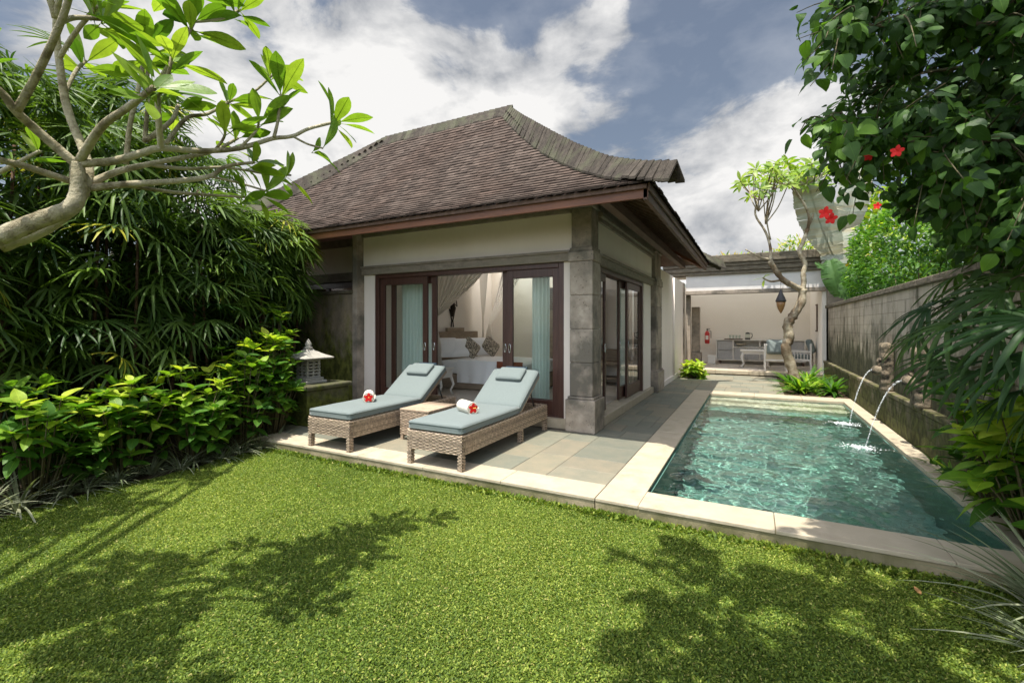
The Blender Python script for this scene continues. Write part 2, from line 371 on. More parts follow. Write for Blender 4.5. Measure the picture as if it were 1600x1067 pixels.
mat('lantern_metal', (.035, .033, .036), (.055, .05, .05), 30, .5, .5, 80)
mat('amber_glass', (.32, .17, .06), (.2, .1, .035), 22, .35, spec=.5)
mat('bark', (.4, .35, .23), (.17, .14, .08), 16, .85, 1, 38, tint=.15, c3=(.5, .45, .32), lo=.42, hi=.6)
mat('bark_pale', (.5, .44, .32), (.22, .17, .1), 9, .85, .8, 40, c3=(.12, .08, .045))
mat('cane', (.13, .075, .04), (.06, .035, .02), 12, .85, .5, 40, stretch=(1, 1, 3))
mat('twig', (.11, .095, .045), (.07, .06, .03), 12, .85)
G = lambda *s: s
mat('leaf_frangi', (.6, .6, .6), (.8, .8, .8), 20, .42, .12, 50, spec=.4, transl=.42, tint=((0, (.07, .17, .018)), (.5, (.19, .34, .03)), (1, (.38, .5, .06))))
mat('leaf_palm', (.75, .75, .75), (.95, .95, .95), 9, .48, 0, spec=.28, transl=.3, tint=((0, (.024, .066, .013)), (.6, (.12, .2, .03)), (.85, (.14, .24, .03)), (1, (.5, .46, .05))))
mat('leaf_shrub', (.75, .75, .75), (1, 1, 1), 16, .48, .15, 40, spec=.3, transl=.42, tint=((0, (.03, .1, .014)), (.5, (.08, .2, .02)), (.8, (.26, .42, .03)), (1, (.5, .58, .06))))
mat('leaf_hib', (.75, .75, .75), (.95, .95, .95), 14, .52, .1, 40, spec=.25, transl=.36, tint=((0, (.02, .055, .01)), (.6, (.065, .15, .018)), (1, (.17, .32, .035))))
mat('leaf_grey', (.8, .8, .8), (1, 1, 1), 10, .55, 0, transl=.15, tint=((0, (.1, .14, .06)), (.6, (.24, .27, .16)), (1, (.46, .46, .32))))
mat('leaf_bright', (.75, .75, .75), (1, 1, 1), 10, .45, 0, transl=.35, tint=((0, (.06, .16, .02)), (.5, (.2, .34, .03)), (.8, (.5, .5, .05)), (1, (.6, .35, .05))))
mat('banana_blade', (.38, .42, .33), (.48, .5, .42), 3, .55, .3, 12, transl=.4, spec=.3, stretch=(1, 1, 9), c3=(.4, .36, .24))
mat('leaf_ear', (.06, .14, .035), (.09, .18, .05), 5, .5, .1, 30, transl=.35)
mat('grass', (.85, .85, .85), (1, 1, 1), 2.2, .6, 0, spec=.25, transl=.3, tint=((0, (.04, .085, .01)), (.55, (.17, .245, .032)), (.9, (.42, .46, .09)), (1, (.4, .36, .13))))
mat('dry_leaf', (.4, .22, .08), (.2, .1, .04), 10, .8)
glass('pane_glass', (.9, .94, .92), 1.5, .03, 0)
def water_mat():
    m = bpy.data.materials.new('water'); m.use_nodes = True; p = m.node_tree.nodes['Principled BSDF']
    p.inputs['Base Color'].default_value = (.8, .95, .92, 1); p.inputs['Transmission Weight'].default_value = 1; p.inputs['Roughness'].default_value = 0; p.inputs['IOR'].default_value = 1.33
    MATS['water'] = m
water_mat()
glass('stream_water', (.9, .95, .95), 1.33, .22, .1, [(30, .8, .1, (1, 1, .4))])
def frost(name, c):
    m = bpy.data.materials.new(name); m.use_nodes = True; t = m.node_tree; t.nodes.clear(); o = nn(t, 'ShaderNodeOutputMaterial'); tr = nn(t, 'ShaderNodeBsdfTranslucent'); tr.inputs[0].default_value = (c, c, c*.97, 1)
    t.links.new(tr.outputs[0], o.inputs[0]); MATS[name] = m
frost('frosted', .97); frost('frosted_dim', .3)
def jet_mat():
    m = bpy.data.materials.new('jet'); m.use_nodes = True; t = m.node_tree; t.nodes.clear(); l = t.links; o = nn(t, 'ShaderNodeOutputMaterial'); tr = nn(t, 'ShaderNodeBsdfTransparent'); p = nn(t, 'ShaderNodeBsdfPrincipled')
    p.inputs['Base Color'].default_value = (.85, .9, .92, 1); p.inputs['Roughness'].default_value = .12; p.inputs['Specular IOR Level'].default_value = .9
    tx = nn(t, 'ShaderNodeTexCoord'); n = nn(t, 'ShaderNodeTexNoise'); n.inputs['Scale'].default_value = 40; l.new(tx.outputs['Object'], n.inputs[0]); r = nn(t, 'ShaderNodeMapRange'); l.new(n.outputs[0], r.inputs[0])
    r.inputs[1].default_value = .4; r.inputs[2].default_value = .6; r.inputs[3].default_value = .05; r.inputs[4].default_value = .5
    b = nn(t, 'ShaderNodeBump'); b.inputs['Strength'].default_value = .8; b.inputs['Distance'].default_value = .02; l.new(n.outputs[0], b.inputs['Height']); l.new(b.outputs[0], p.inputs['Normal'])
    x = nn(t, 'ShaderNodeMixShader'); l.new(r.outputs[0], x.inputs[0]); l.new(tr.outputs[0], x.inputs[1]); l.new(p.outputs[0], x.inputs[2]); l.new(x.outputs[0], o.inputs[0]); MATS['stream_water'] = m
jet_mat()
m = mat('foam', (.85, .9, .9), None, 5, .6)
# ------------------------------------------------------------ ground
LZ = -.135
def strct(o): o['kind'] = 'structure'; return o
g = MB()
def sheet(x0, x1, y0, y1, z): g.add([(x0, y0, z), (x1, y0, z), (x1, y1, z), (x0, y1, z)], [(0, 1, 2, 3)])
PX0, PX1, PY0, PY1 = -.85, 1.6, 4.27, 11.15
for a in ((-80, PX0-.1, -80, 120), (PX1+.1, 80, -80, 120), (PX0-.1, PX1+.1, -80, PY0-.1), (PX0-.1, PX1+.1, PY1+.1, 120)): sheet(*a, LZ-.02)
strct(g.build('ground', 'soil'))
g = MB(); sheet(-5.72, 2.1, -6, 3.89, LZ-.008); strct(g.build('lawn_ground', 'lawn_base'))
# grass blades
def make_grass():
    n = 1500000
    x = rng.uniform(-5.8, 2.0, n); y = rng.uniform(.45, 3.93, n)
    # near the camera only what a step to the side could see
    edge = -5.72+.05*np.sin(y*5)+.03*np.sin(y*13)
    clump = np.sin(x*3.1+np.sin(y*2.3)*2)*np.sin(y*3.7+x)+.6*np.sin(x*9+y*4)*np.sin(y*11-x*3)
    keep = (x > edge) & ((y < 3.9) | (rng.random(n) < .5)) & (rng.random(n) < .86+.14*clump)
    x = x[keep]; y = y[keep]; clump = clump[keep]; n = len(x)
    ne = 26000; xe = rng.uniform(-5.6, 1.95, ne); gate = rng.random(ne) < (.35+.65*(np.sin(xe*7)*np.sin(xe*2.3+1) > .1)); xe = xe[gate]; ne = len(xe)
    x = np.concatenate([x, xe]); y = np.concatenate([y, 3.9-np.abs(rng.normal(0, .035, ne))]); clump = np.concatenate([clump, np.zeros(ne)]); tall = np.zeros(n+ne); tall[n:] = 1; n += ne
    V = np.array([(0, 0, 0), (.5, -.5, .14), (1, 0, 0), (.5, .5, .14)]); V[:, 1] *= .42
    Fc = np.array([(0, 1, 2, 3)])
    az = rng.uniform(0, 2*np.pi, n); el = R_(1)*(rng.uniform(0, 48, n)+tall*25)
    xd = np.stack([np.cos(az)*np.cos(el), np.sin(az)*np.cos(el), np.sin(el)], 1); nr = np.stack([-np.cos(az)*np.sin(el), -np.sin(az)*np.sin(el), np.cos(el)], 1)+rng.normal(0, .35, (n, 3))
    sc = rng.uniform(.009, .021, n)*(1+tall*rng.uniform(.5, 2.2, n)); z = LZ-.006+rng.uniform(0, .02, n)+.006*clump
    dry = (rng.random(n) < .03)
    patch = np.sin(x*1.3+1)*np.sin(y*1.9+x*.7)
    t = np.clip(.42+.22*rng.normal(size=n)+.1*patch, 0, .88); t[dry] = .98
    o = inst('lawn_grass', (V, Fc), np.stack([x, y, z], 1), xd, nr, sc, t, 'grass'); o['kind'] = 'stuff'
    tag(o, 'short bright green carpet grass covering the garden', 'grass')
make_grass()
# ------------------------------------------------------------ coping, patio, pool
c = MB()
def slabs(mb, x0, x1, y0, y1, z0, z1, L, axis, gap=.004):
    a, b = (x0, x1) if axis == 0 else (y0, y1); n = max(1, round((b-a)/L)); st = (b-a)/n
    for i in range(n):
        p, q = a+i*st+gap/2, a+(i+1)*st-gap/2; dz = random.uniform(-.001, .001)
        if axis == 0: mb.box(p, q, y0, y1, z0, z1+dz, random.random())
        else: mb.box(x0, x1, p, q, z0, z1+dz, random.random())
pool = thing('swimming_pool', 'rectangular plunge pool of green stone tiles with cream stone edging', 'pool', (.4, 7.7, 0))
OFF = Vector((-.4, -7.7, 0))
def pchild(mb, name, m, **k):
    mb.v = [tuple(Vector(q)+OFF) for q in mb.v]; return mb.build(name, m, pool, **k)
slabs(c, PX0, 2.15, 3.9, PY0, -.032, 0, .9, 0)
slabs(c, -1.22, PX0, 3.9, 11.65, -.032, 0, 1.0, 1)
slabs(c, PX0, 1.79, PY1, 11.65, -.055, 0, .8, 0)
slabs(c, PX1, 1.79, PY0, PY1, -.055, 0, 1.0, 1)
pchild(c, 'coping', 'coping', bevel=.006)
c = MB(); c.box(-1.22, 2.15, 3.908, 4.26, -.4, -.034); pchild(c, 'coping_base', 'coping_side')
c = MB()
D = -1.3
c.add([(PX0, PY0, D), (PX1, PY0, D), (PX1, PY1, D), (PX0, PY1, D)], [(0, 1, 2, 3)]); pchild(c, 'pool_floor', 'pool_tile')
c = MB(); W = .012
c.box(PX0-.1, PX0+W, PY0-.1, PY1+.1, D, -.058); c.box(PX1-W, PX1+.1, PY0-.1, PY1+.1, D, -.058)
c.box(PX0+W+.001, PX1-W-.001, PY0-.1, PY0+W, D, -.058); c.box(PX0+W+.001, PX1-W-.001, PY1-W, PY1+.1, D, -.058)
pchild(c, 'pool_wall', 'pool_tile_side')
for k, (ya, z) in enumerate(((10.8, -.2), (10.42, -.44), (10.0, -.72))):
    c = MB(); c.box(PX0+.014, PX1-.014, ya, PY1-.014-(0 if k == 0 else .002*k), D+.003, z); pchild(c, 'pool_step', 'pool_step' if k < 2 else 'pool_tile', bevel=.01)
# water surface with real ripples
def make_water():
    nx, ny = 340, 960; xs = np.linspace(PX0+W+.002, PX1-W-.002, nx); ys = np.linspace(PY0+W+.002, PY1-W-.002, ny); X, Y = np.meshgrid(xs, ys)
    Z = -.052+0*X
    for (cx, cy) in ((1.3, 8.9), (1.22, 7.27)):
        r = np.hypot(X-cx, Y-cy); Z += .005*np.sin(r*38)*np.exp(-r*2.4)/(1+r*3)
    r2 = np.random.default_rng(3); k_ = 1+.5*np.exp(-(np.hypot(X-1.2, (Y-8)/1.6)/1.5)**2)
    for k in range(64):
        a = r2.uniform(0, 6.28); f = 9*(75/9)**(k/63); Z += k_*(.0105/f)*np.sin((X*math.cos(a)+Y*math.sin(a))*f+r2.uniform(0, 6.28)+.6*np.sin(X*1.7+Y*1.3+k))
    V = np.stack([X.ravel(), Y.ravel(), Z.ravel()], 1)
    i = (np.arange(ny-1)[:, None]*nx+np.arange(nx-1)[None]).ravel(); Fc = np.stack([i, i+1, i+nx+1, i+nx], 1)
    me = bpy.data.meshes.new('water'); me.from_pydata(V.tolist(), [], Fc.tolist()); me.polygons.foreach_set('use_smooth', [True]*len(Fc)); me.update()
    o = strct(link_mesh('water', me, 'water')); o.cycles.is_caustics_caster = True
    for q in scene.objects:
        if q.name.split('.')[0] in ('pool_floor', 'pool_wall', 'pool_step'): q.cycles.is_caustics_receiver = True
make_water()
patio = thing('stone_patio', 'terrace of mixed grey and tan stone slabs with a cream stone edge', 'patio', (-3.6, 5.2, 0)); patio['kind'] = 'structure'
PO = Vector((3.6, -5.2, 0))
def pc(mb, name, m, **k):
    mb.v = [tuple(Vector(q)+PO) for q in mb.v]; return mb.build(name, m, patio, **k)
c = MB(); slabs(c, -5.95, -1.224, 3.9, 4.27, -.032, 0, .95, 0); pc(c, 'edge_coping', 'coping', bevel=.006)
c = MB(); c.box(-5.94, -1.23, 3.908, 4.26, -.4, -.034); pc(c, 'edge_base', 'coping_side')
c = MB(); c.box(-7.4, -1.224, 4.272, 6.6, -.3, -.006); c.box(-1.99, -1.224, 6.602, 15.6, -.3, -.006); c.box(-1.223, .62, 11.654, 15.6, -.3, -.006); pc(c, 'paving_bed', 'grout')
c = MB(); rr = random.Random(11)
def pave(x0, x1, y0, y1, rowx, lens):
    x = x0
    while x < x1-.02:
        w_ = min(rowx*rr.choice((.8, 1, 1.15)), x1-x)
        if x1-(x+w_) < .12: w_ = x1-x
        y = y0-(rr.random()*.2)
        while y < y1-.02:
            ln = rr.choice(lens); y2 = min(y+ln, y1)
            if y1-y2 < .1: y2 = y1
            c.box(x+.003, x+w_-.003, max(y, y0)+.003, y2-.003, -.03, rr.uniform(-.0015, .001), rr.random()); y = y2
        x += w_
def pave2(x0, x1, y0, y1, rowy, lens):
    y = y0
    while y < y1-.02:
        h = min(rowy*rr.choice((.85, 1, 1.2)), y1-y)
        if y1-(y+h) < .1: h = y1-y
        x = x0-(rr.random()*.2)
        while x < x1-.02:
            x2 = min(x+rr.choice(lens), x1)
            if x1-x2 < .08: x2 = x1
            c.box(max(x, x0)+.003, x2-.003, y+.003, y+h-.003, -.03, rr.uniform(-.0015, .001), rr.random()); x = x2
        y += h
pave(-7.4, -1.224, 4.272, 6.2, .5, (.42, .55, .75, .9)); pave2(-1.99, -1.224, 6.2, 15.6, .42, (.22, .35, .45)); pave2(-1.224, .62, 11.66, 15.6, .4, (.35, .5, .75))
pc(c, 'paving_stone', 'paver', bevel=.003, seg=1)
# ------------------------------------------------------------ villa
VX = -1.97; VY = 6.3                                    # outer planes of the side and of the front
villa = thing('villa', 'single storey garden villa with tall dark shingled hip roof, cream panels and stone posts', 'house', (-5, 9, 0))
VO = Vector((5, -9, 0))
def vc(mb, name, m, parent=None, **k):
    mb.v = [tuple(Vector(q)+VO) for q in mb.v]; return mb.build(name, m, parent or villa, **k)
FZ = .15
XL = -6.45; YB = 11.1                                   # room: left wall, back wall
c = MB(); slabs(c, XL, VX-.42, VY-.02, VY+.26, 0.0, FZ-.01, 1.1, 0); slabs(c, VX-.28, VX, 6.62, 10.63, 0.0, FZ-.01, 1.1, 1); vc(c, 'plinth', 'coping', bevel=.008)
c = MB()
for i in range(9):
    for j in range(10):
        x0 = XL+.05+i*.46; y0 = VY+.262+j*.46
        x1 = min(x0+.456, VX-.283); y1 = min(y0+.456, YB)
        if x1 > x0 and y1 > y0: c.box(x0, x1, y0, y1, .03, FZ-.012, random.random())
vc(c, 'interior_floor', 'floor_tile')
# walls: plaster panels above and beside the openings
c = MB()
c.box(-6.44, -6.18, VY+.05, VY+.2, FZ-.02, 2.445); c.box(-2.46, -2.33, VY+.05, VY+.2, FZ-.02, 2.445); c.box(-6.44, -2.33, VY+.03, VY+.2, 2.6, 3.14)
c.box(VX-.2, VX-.07, 6.62, 6.78, FZ-.02, 2.41); c.box(VX-.2, VX-.07, 9.9, 10.66, FZ-.02, 2.41); c.box(VX-.2, VX-.05, 6.62, 10.66, 2.56, 3.03)
vc(c, 'wall', 'plaster')
c = MB(); c.box(VX-.12, VX-.02, 11.5, 15.66, .0, 2.9); c.box(VX-.02, VX+.02, 11.5, 15.66, .0, .12)
vc(c, 'rear_wall', 'plaster')
c = MB(); c.tube([(VX+.0, 13.55, .12), (VX+.0, 13.55, 2.85)], .035, 10); vc(c, 'downpipe', 'plaster', smooth=True)
# inner faces of the room
c = MB(); c.box(XL-.12, XL+.01, VY+.2, YB+.1, .0, 3.1); c.box(XL+.012, VX-.6, YB, YB+.1, .0, 3.1); vc(c, 'interior_wall', 'plaster_in')
c = MB(); c.box(XL-.1, VX-.2, VY+.2, 8.9, 3.1, 3.16); c.box(XL-.1, -6.3, 8.901, YB+.1, 3.1, 3.16); c.box(-2.3, VX-.2, 8.901, YB+.1, 3.1, 3.16); vc(c, 'ceiling', 'ceiling_paint')
c = MB(); c.add([(-6.3, 8.901, 3.13), (-2.3, 8.901, 3.13), (-2.3, YB+.1, 3.13), (-6.3, YB+.1, 3.13)], [(0, 1, 2, 3)]); vc(c, 'added_fill_panel', 'frosted')  # added translucent ceiling panel, unseen, spreads fill light into the bedroom
# beams
c = MB(); c.box(XL-.02, -2.34, VY-.01, VY+.2, 2.445, 2.56); c.box(XL-.02, -2.34, VY-.04, VY+.2, 2.561, 2.6)
c.box(XL-.02, -2.33, VY-.01, VY+.2, 3.141, 3.2); c.box(XL-.02, -2.33, VY-.05, VY+.2, 3.201, 3.34)
c.box(VX-.22, VX-.01, 6.6, 10.67, 2.41, 2.52); c.box(VX-.22, VX+.02, 6.6, 10.67, 2.521, 2.56)
c.box(VX-.22, VX-.01, 6.6, 10.7, 3.031, 3.1); c.box(VX-.22, VX+.03, 6.58, 10.7, 3.101, 3.17); c.box(VX-.22, VX+.0, 6.58, 10.7, 3.171, 3.55)
vc(c, 'stone_beam', 'lintel_stone', bevel=.006)
# corner column
def column(x0, x1, y0, y1, name='stone_column'):
    b = MB(); z = .5
    for zz in (.98, 1.46, 1.94, 2.42):
        b.box(x0, x1, y0, y1, z+.0015, zz-.0015, random.random()); z = zz
    for zz in (2.58, 2.62): pass
    b.box(x0+.02, x1-.02, y0+.02, y1-.02, 2.6, 3.18, .35)
    o = vc(b, name, 'andesite', bevel=.012)
    for nm_, bx_ in (('base', (x0-.05, x1+.05, y0-.05, y1+.05, 0, .46, .7)), ('base_moulding', (x0-.025, x1+.025, y0-.025, y1+.025, .461, .499, .6)), ('top_moulding', (x0-.01, x1+.01, y0-.01, y1+.01, 3.18, 3.26, .3))):
        b = MB(); b.box(*bx_); b.v = [tuple(Vector(q)+VO) for q in b.v]; b.build(nm_, 'andesite', o, bevel=.012)
    b = MB(); b.box(x0-.02, x1+.02, y0-.02, y1+.02, 2.421, 2.56, .8); b.box(x0+.0, x1-.0, y0, y1, 2.5605, 2.62, .5)
    b.v = [tuple(Vector(q)+VO) for q in b.v]; b.build('capital', 'andesite', o, bevel=.012)
column(-2.325, -1.985, 6.225, 6.6)
column(-2.3, -1.93, 10.7, 11.45)
c = MB(); c.box(-6.57, -6.45, VY-.12, VY+.3, 0, 3.22, .6); vc(c, 'stone_post', 'andesite', bevel=.01)
c = MB(); c.box(-6.96, -6.6, 6.75, 7.05, 0, 3.3, .3); vc(c, 'stone_post', 'andesite', bevel=.01)
# left bay behind the mossy wall
c = MB(); c.box(-12, -6.965, 6.9, 7.05, 2.6, 3.14); c.box(-12, -6.965, 6.9, 7.05, 0, .5); c.box(-7.1, -6.97, 6.9, 7.05, .5, 2.42); vc(c, 'wall', 'plaster')
c = MB(); c.box(-12, -6.6, 6.84, 7.05, 2.42, 2.6); c.box(-12, -6.6, 6.84, 7.05, 3.141, 3.3); vc(c, 'stone_beam', 'lintel_stone', bevel=.006)
c = MB(); c.box(-12, -7.1, 6.93, 6.99, 2.3, 2.42)
for x in (-7.15, -8.1, -9.1, -10.1): c.box(x-.05, x+.05, 6.93, 6.99, .5, 2.3)
vc(c, 'window_frame', 'dark_wood', bevel=.005)
c = MB(); c.add([(-12, 6.96, .5), (-7.1, 6.96, .5), (-7.1, 6.96, 2.3), (-12, 6.96, 2.3)], [(0, 1, 2, 3)]); vc(c, 'window_pane', 'pane_glass')
c = MB(); c.box(-12, -6.6, 9.5, 9.6, 0, 3.1); c.box(-12, -6.6, 7.06, 9.49, 3.11, 3.15); vc(c, 'interior_wall', 'brown_wood')
# door frames and sliding leaves
DF = MB(); yf = VY+.06
DF.box(-6.178, -6.09, yf, yf+.2, FZ-.01, 2.44); DF.box(-2.55, -2.462, yf, yf+.2, FZ-.01, 2.44); DF.box(-6.088, -2.552, yf, yf+.2, 2.37, 2.44); DF.box(-6.088, -2.552, yf+.02, yf+.19, FZ-.012, FZ+.01)
vc(DF, 'door_frame', 'dark_wood', bevel=.006)
def leaf_(x0, x1, y, hs, axis='x', z0=FZ+.012, z1=2.368, stile=.1, low=.22, mir=1):
    b = MB()
    def bx(a0, a1, zz0, zz1, th=.02):
        if axis == 'x': b.box(a0, a1, y-th, y+th, zz0, zz1)
        else: b.box(y-th, y+th, a0, a1, zz0, zz1)
    bx(x0, x0+stile, z0, z1); bx(x1-stile, x1, z0, z1); bx(x0+stile, x1-stile, z1-.12, z1, .019); bx(x0+stile, x1-stile, z0, z0+low, .019)
    o = vc(b, 'sliding_door', 'dark_wood', bevel=.004)
    b = MB(); a0, a1, q0, q1 = x0+stile-.005, x1-stile+.005, z0+low-.005, z1-.115
    if axis == 'x': b.add([(a0, y, q0), (a1, y, q0), (a1, y, q1), (a0, y, q1)], [(0, 1, 2, 3)])
    else: b.add([(y, a0, q0), (y, a1, q0), (y, a1, q1), (y, a0, q1)], [(0, 1, 2, 3)])
    b.v = [tuple(Vector(q)+VO) for q in b.v]; b.build('pane', 'pane_glass', o)
    b = MB(); xx = hs
    for dz in (0,):
        pts = [(.03*math.cos(a)*.6, .07*math.sin(a)) for a in [2*math.pi*i/12 for i in range(13)]]
        if axis == 'x': b.tube([(xx+p, y-.026, 1.15+q) for p, q in pts], .007, 5, cap=False)
        else: b.tube([(y+.026, xx+p, 1.15+q) for p, q in pts], .007, 5, cap=False)
    b.v = [tuple(Vector(q)+VO) for q in b.v]; b.build('handle', 'metal', o, smooth=True)
leaf_(-6.07, -5.0, yf+.05, -5.05); leaf_(-5.9, -4.87, yf+.14, -4.92)
leaf_(-3.56, -2.57, yf+.14, -3.51); leaf_(-3.43, -2.555, yf+.05, -3.38)
DF = MB(); xf = VX-.16
DF.box(xf-.1, xf+.08, 6.782, 6.86, FZ-.01, 2.4); DF.box(xf-.1, xf+.08, 9.8, 9.898, FZ-.01, 2.4); DF.box(xf-.1, xf+.08, 6.862, 9.798, 2.33, 2.4); vc(DF, 'door_frame', 'dark_wood', bevel=.006)
leaf_(6.88, 7.22, xf+.03, 7.15, 'y', z1=2.325, stile=.06); leaf_(8.3, 9.1, xf-.04, 8.36, 'y', z1=2.325, stile=.08); leaf_(8.62, 9.79, xf+.03, 8.7, 'y', z1=2.325, stile=.1)
# ---- roof
EX, EY = -1.0, 5.25; RS = 3.83; BX = -12.3; BY = EY+2*RS
ps = np.array([-.05, 0, .5, 1, 2, 3, 3.83]); pz = np.array([3.09, 3.11, 3.36, 3.68, 4.46, 5.38, 6.27])
RZ = lambda s: float(np.interp(s, ps, pz))
# smooth it
_pf = np.polyfit([0, .5, 1, 2, 3, 3.83], [3.11, 3.37, 3.69, 4.46, 5.38, 6.27], 3)
RZ = lambda s: float(np.polyval(_pf, s))
roof = MB(); arc = [0]; ss = np.linspace(0, RS, 400)
for i in range(1, 400): arc.append(arc[-1]+math.hypot(ss[i]-ss[i-1], RZ(ss[i])-RZ(ss[i-1])))
NR = 35; rows = [float(np.interp(arc[-1]*k/NR, arc, ss)) for k in range(NR+1)]
def side_pts(side, u, s):
    if side == 0: return Vector((u, EY+s, 0))
    if side == 1: return Vector((EX-s, u, 0))
    if side == 2: return Vector((u, BY-s, 0))
    return Vector((BX+s, u, 0))
def shingle_side(side, wmean):
    for k in range(NR):
        s0, s1 = rows[k]-(.02 if k else .03), rows[min(k+1, NR)]+.03
        z0, z1 = RZ(rows[k]), RZ(min(s1, RS)); lo, hi = ((BX, EX) if side in (0, 2) else (EY, BY))
        a, b = lo+rows[k]*.98, hi-rows[k]*.98
        u = a-random.random()*wmean
        while u < b:
            w_ = wmean*random.uniform(.75, 1.35); e = min(u+w_, b); st = max(u, a)
            if side == 2 and st > -7.0 and e < -2.2: u += w_; continue     # opening added in the unseen rear slope to let fill light into the room
            if e-st > .02:
                th = .013+random.uniform(0, .007); ds = random.uniform(-.009, .007); lift = random.uniform(-.002, .006)*(random.random() < .25)
                P = []
                for (uu, s_, z_) in ((st+.002, s0+ds, z0+th+lift), (e-.002, s0+ds, z0+th+lift+random.uniform(-.003, .003)), (e-.002, s1, z1+.004), (st+.002, s1, z1+.004), (st+.002, s0+ds+.004, z0-.004), (e-.002, s0+ds+.004, z0-.004)):
                    q = side_pts(side, uu, s_); P.append((q.x, q.y, z_))
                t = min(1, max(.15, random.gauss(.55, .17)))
                roof.add(P, [(0, 1, 2, 3), (4, 5, 1, 0), (4, 0, 3), (5, 2, 1)] if side in (0,) else [(0, 3, 2, 1), (4, 0, 1, 5), (4, 3, 0), (5, 1, 2)], [t, t*.15, t*.3, t*.3])  # butt and side faces darkened: shade between courses painted into the tint
            u += w_
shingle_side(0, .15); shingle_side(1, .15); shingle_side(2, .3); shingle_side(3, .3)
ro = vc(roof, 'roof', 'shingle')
# under-roof deck
c = MB(); K = 10; 
for side in range(4):
    lo, hi = ((BX, EX) if side in (0, 2) else (EY, BY))
    for k in range(K):
        s0, s1 = RS*k/K+.03, RS*(k+1)/K+.03
        if side == 2:
            z0_, z1_ = RZ(s0)-.02, RZ(s1)-.02
            for (qa, qb, qc_, qd) in ((lo+s0, -7.0, -7.0, lo+s1), (-2.2, hi-s0, hi-s1, -2.2)):
                if qa < qb and qc_ > qd-.001 or qa > -3 and hi-s1 > -2.2: c.add([(qa, BY-s0, z0_), (qb, BY-s0, z0_), (qc_, BY-s1, z1_), (qd, BY-s1, z1_)], [(0, 1, 2, 3)])
            continue
        P = [side_pts(side, lo+s0, s0), side_pts(side, hi-s0, s0), side_pts(side, hi-s1, s1), side_pts(side, lo+s1, s1)]
        Z_ = [RZ(s0)-.02, RZ(s0)-.02, RZ(s1)-.02, RZ(s1)-.02]
        c.add([(p.x, p.y, z) for p, z in zip(P, Z_)], [(0, 1, 2, 3)])
vc(c, 'roof_deck', 'brown_wood')
# hip and ridge caps
def capline(pts, hw, exp, drop=None):
    b = MB(); P = [Vector(p) for p in pts]; L_ = 0; seg = [0]
    for i in range(1, len(P)): seg.append(seg[-1]+(P[i]-P[i-1]).length)
    n = int(seg[-1]/exp)
    def pos(d):
        for i in range(1, len(P)):
            if d <= seg[i] or i == len(P)-1:
                f = (d-seg[i-1])/max(1e-6, seg[i]-seg[i-1]); return P[i-1].lerp(P[i], f)
    for i in range(n+1):
        d0 = seg[-1]*i/(n+1); d1 = min(seg[-1], d0+seg[-1]/(n+1)*1.15); p, q = pos(d0), pos(d1); hd = (q-p); hd.z = 0; hd.normalize(); sd = Vector((-hd.y, hd.x, 0))
        for sg in (1, -1):
            W_, dr = hw
            if drop: dr = drop(p); W_ = W_ if p.z > 3.5 else .1+.12*max(0, (p.z-3.24)/.26)
            th = .014+random.uniform(0, .01); off = random.uniform(-.012, .012)
            a = p+Vector((0, 0, th)); e = q+Vector((0, 0, .004)); a2 = p+sd*sg*(W_+off)+Vector((0, 0, th-dr)); e2 = q+sd*sg*(W_+off)+Vector((0, 0, .004-dr))
            lo_ = [v-Vector((0, 0, .03)) for v in (a, a2, e2, e)]
            b.add([a, a2, e2, e]+lo_, [(0, 1, 2, 3), (4, 5, 1, 0), (5, 6, 2, 1), (4, 7, 6, 5)], random.random())
    return b
hs_ = [-.32, -.1, .1, .3, .69, 1.37, 1.9, 2.5, 3.2, RS]; hz_ = [3.18, 3.28, 3.38, 3.49, 3.73, 4.26, 4.71, 5.23, 5.84, 6.42]
for f in ((lambda s: (EX-s, EY+s)), (lambda s: (BX+s, EY+s)), (lambda s: (EX-s, BY-s)), (lambda s: (BX+s, BY-s))):
    b = capline([(f(s)[0], f(s)[1], z) for s, z in zip(hs_, hz_)], (.17, .3), .14, lambda p: p.z-RZ(max(0, (min(p.y-EY, BY-p.y))-.12))-.05 if p.z > 3.42 else .2)
    vc(b, 'hip_cap', 'cap_shingle')
b = capline([(BX+RS, EY+RS, RZ(RS)+.15), (EX-RS+.1, EY+RS, RZ(RS)+.15)], (.13, .27), .15); vc(b, 'ridge_cap', 'cap_shingle')
# eaves: fascia boards, inner beam, rafters
c = MB(); c.box(BX+.1, EX-.045, EY+.06, EY+.1, 2.95, 3.09); vc(c, 'fascia', 'red_wood', bevel=.004)
c = MB(); c.box(EX-.1, EX-.05, EY+.06, BY-.1, 2.93, 3.1); c.box(EX-.045, EX-.02, EY+.03, BY-.07, 3.03, 3.115); c.box(BX+.1, EX-.05, EY+.02, EY+.055, 3.05, 3.1); vc(c, 'eave_board', 'brown_wood', bevel=.004)
c = MB(); c.box(VX+.3, VX+.42, EY+.1, BY-.2, 3.0, 3.14); vc(c, 'eave_beam', 'brown_wood', bevel=.004)
c = MB(); y = EY+.2
while y < BY-.2:
    M_ = Matrix.Translation((EX-.1, y, 3.06)) @ Matrix.Rotation(R_(29), 4, 'Y')
    ln_ = min(1.25, (min(y-EY, BY-y)-.05)/math.cos(R_(29))); c.box(-ln_, 0, -.025, .025, -.03, .03, .5, M_); y += .34
x = BX+.4
while x < EX-.3:
    M_ = Matrix.Translation((x, EY+.12, 3.06)) @ Matrix.Rotation(R_(29), 4, 'X')
    ln_ = min(1.2, (min(x-BX, EX-x)-.05)/math.cos(R_(29))); c.box(-.025, .025, 0, ln_, -.03, .03, .5, M_); x += .4
vc(c, 'rafter', 'brown_wood')
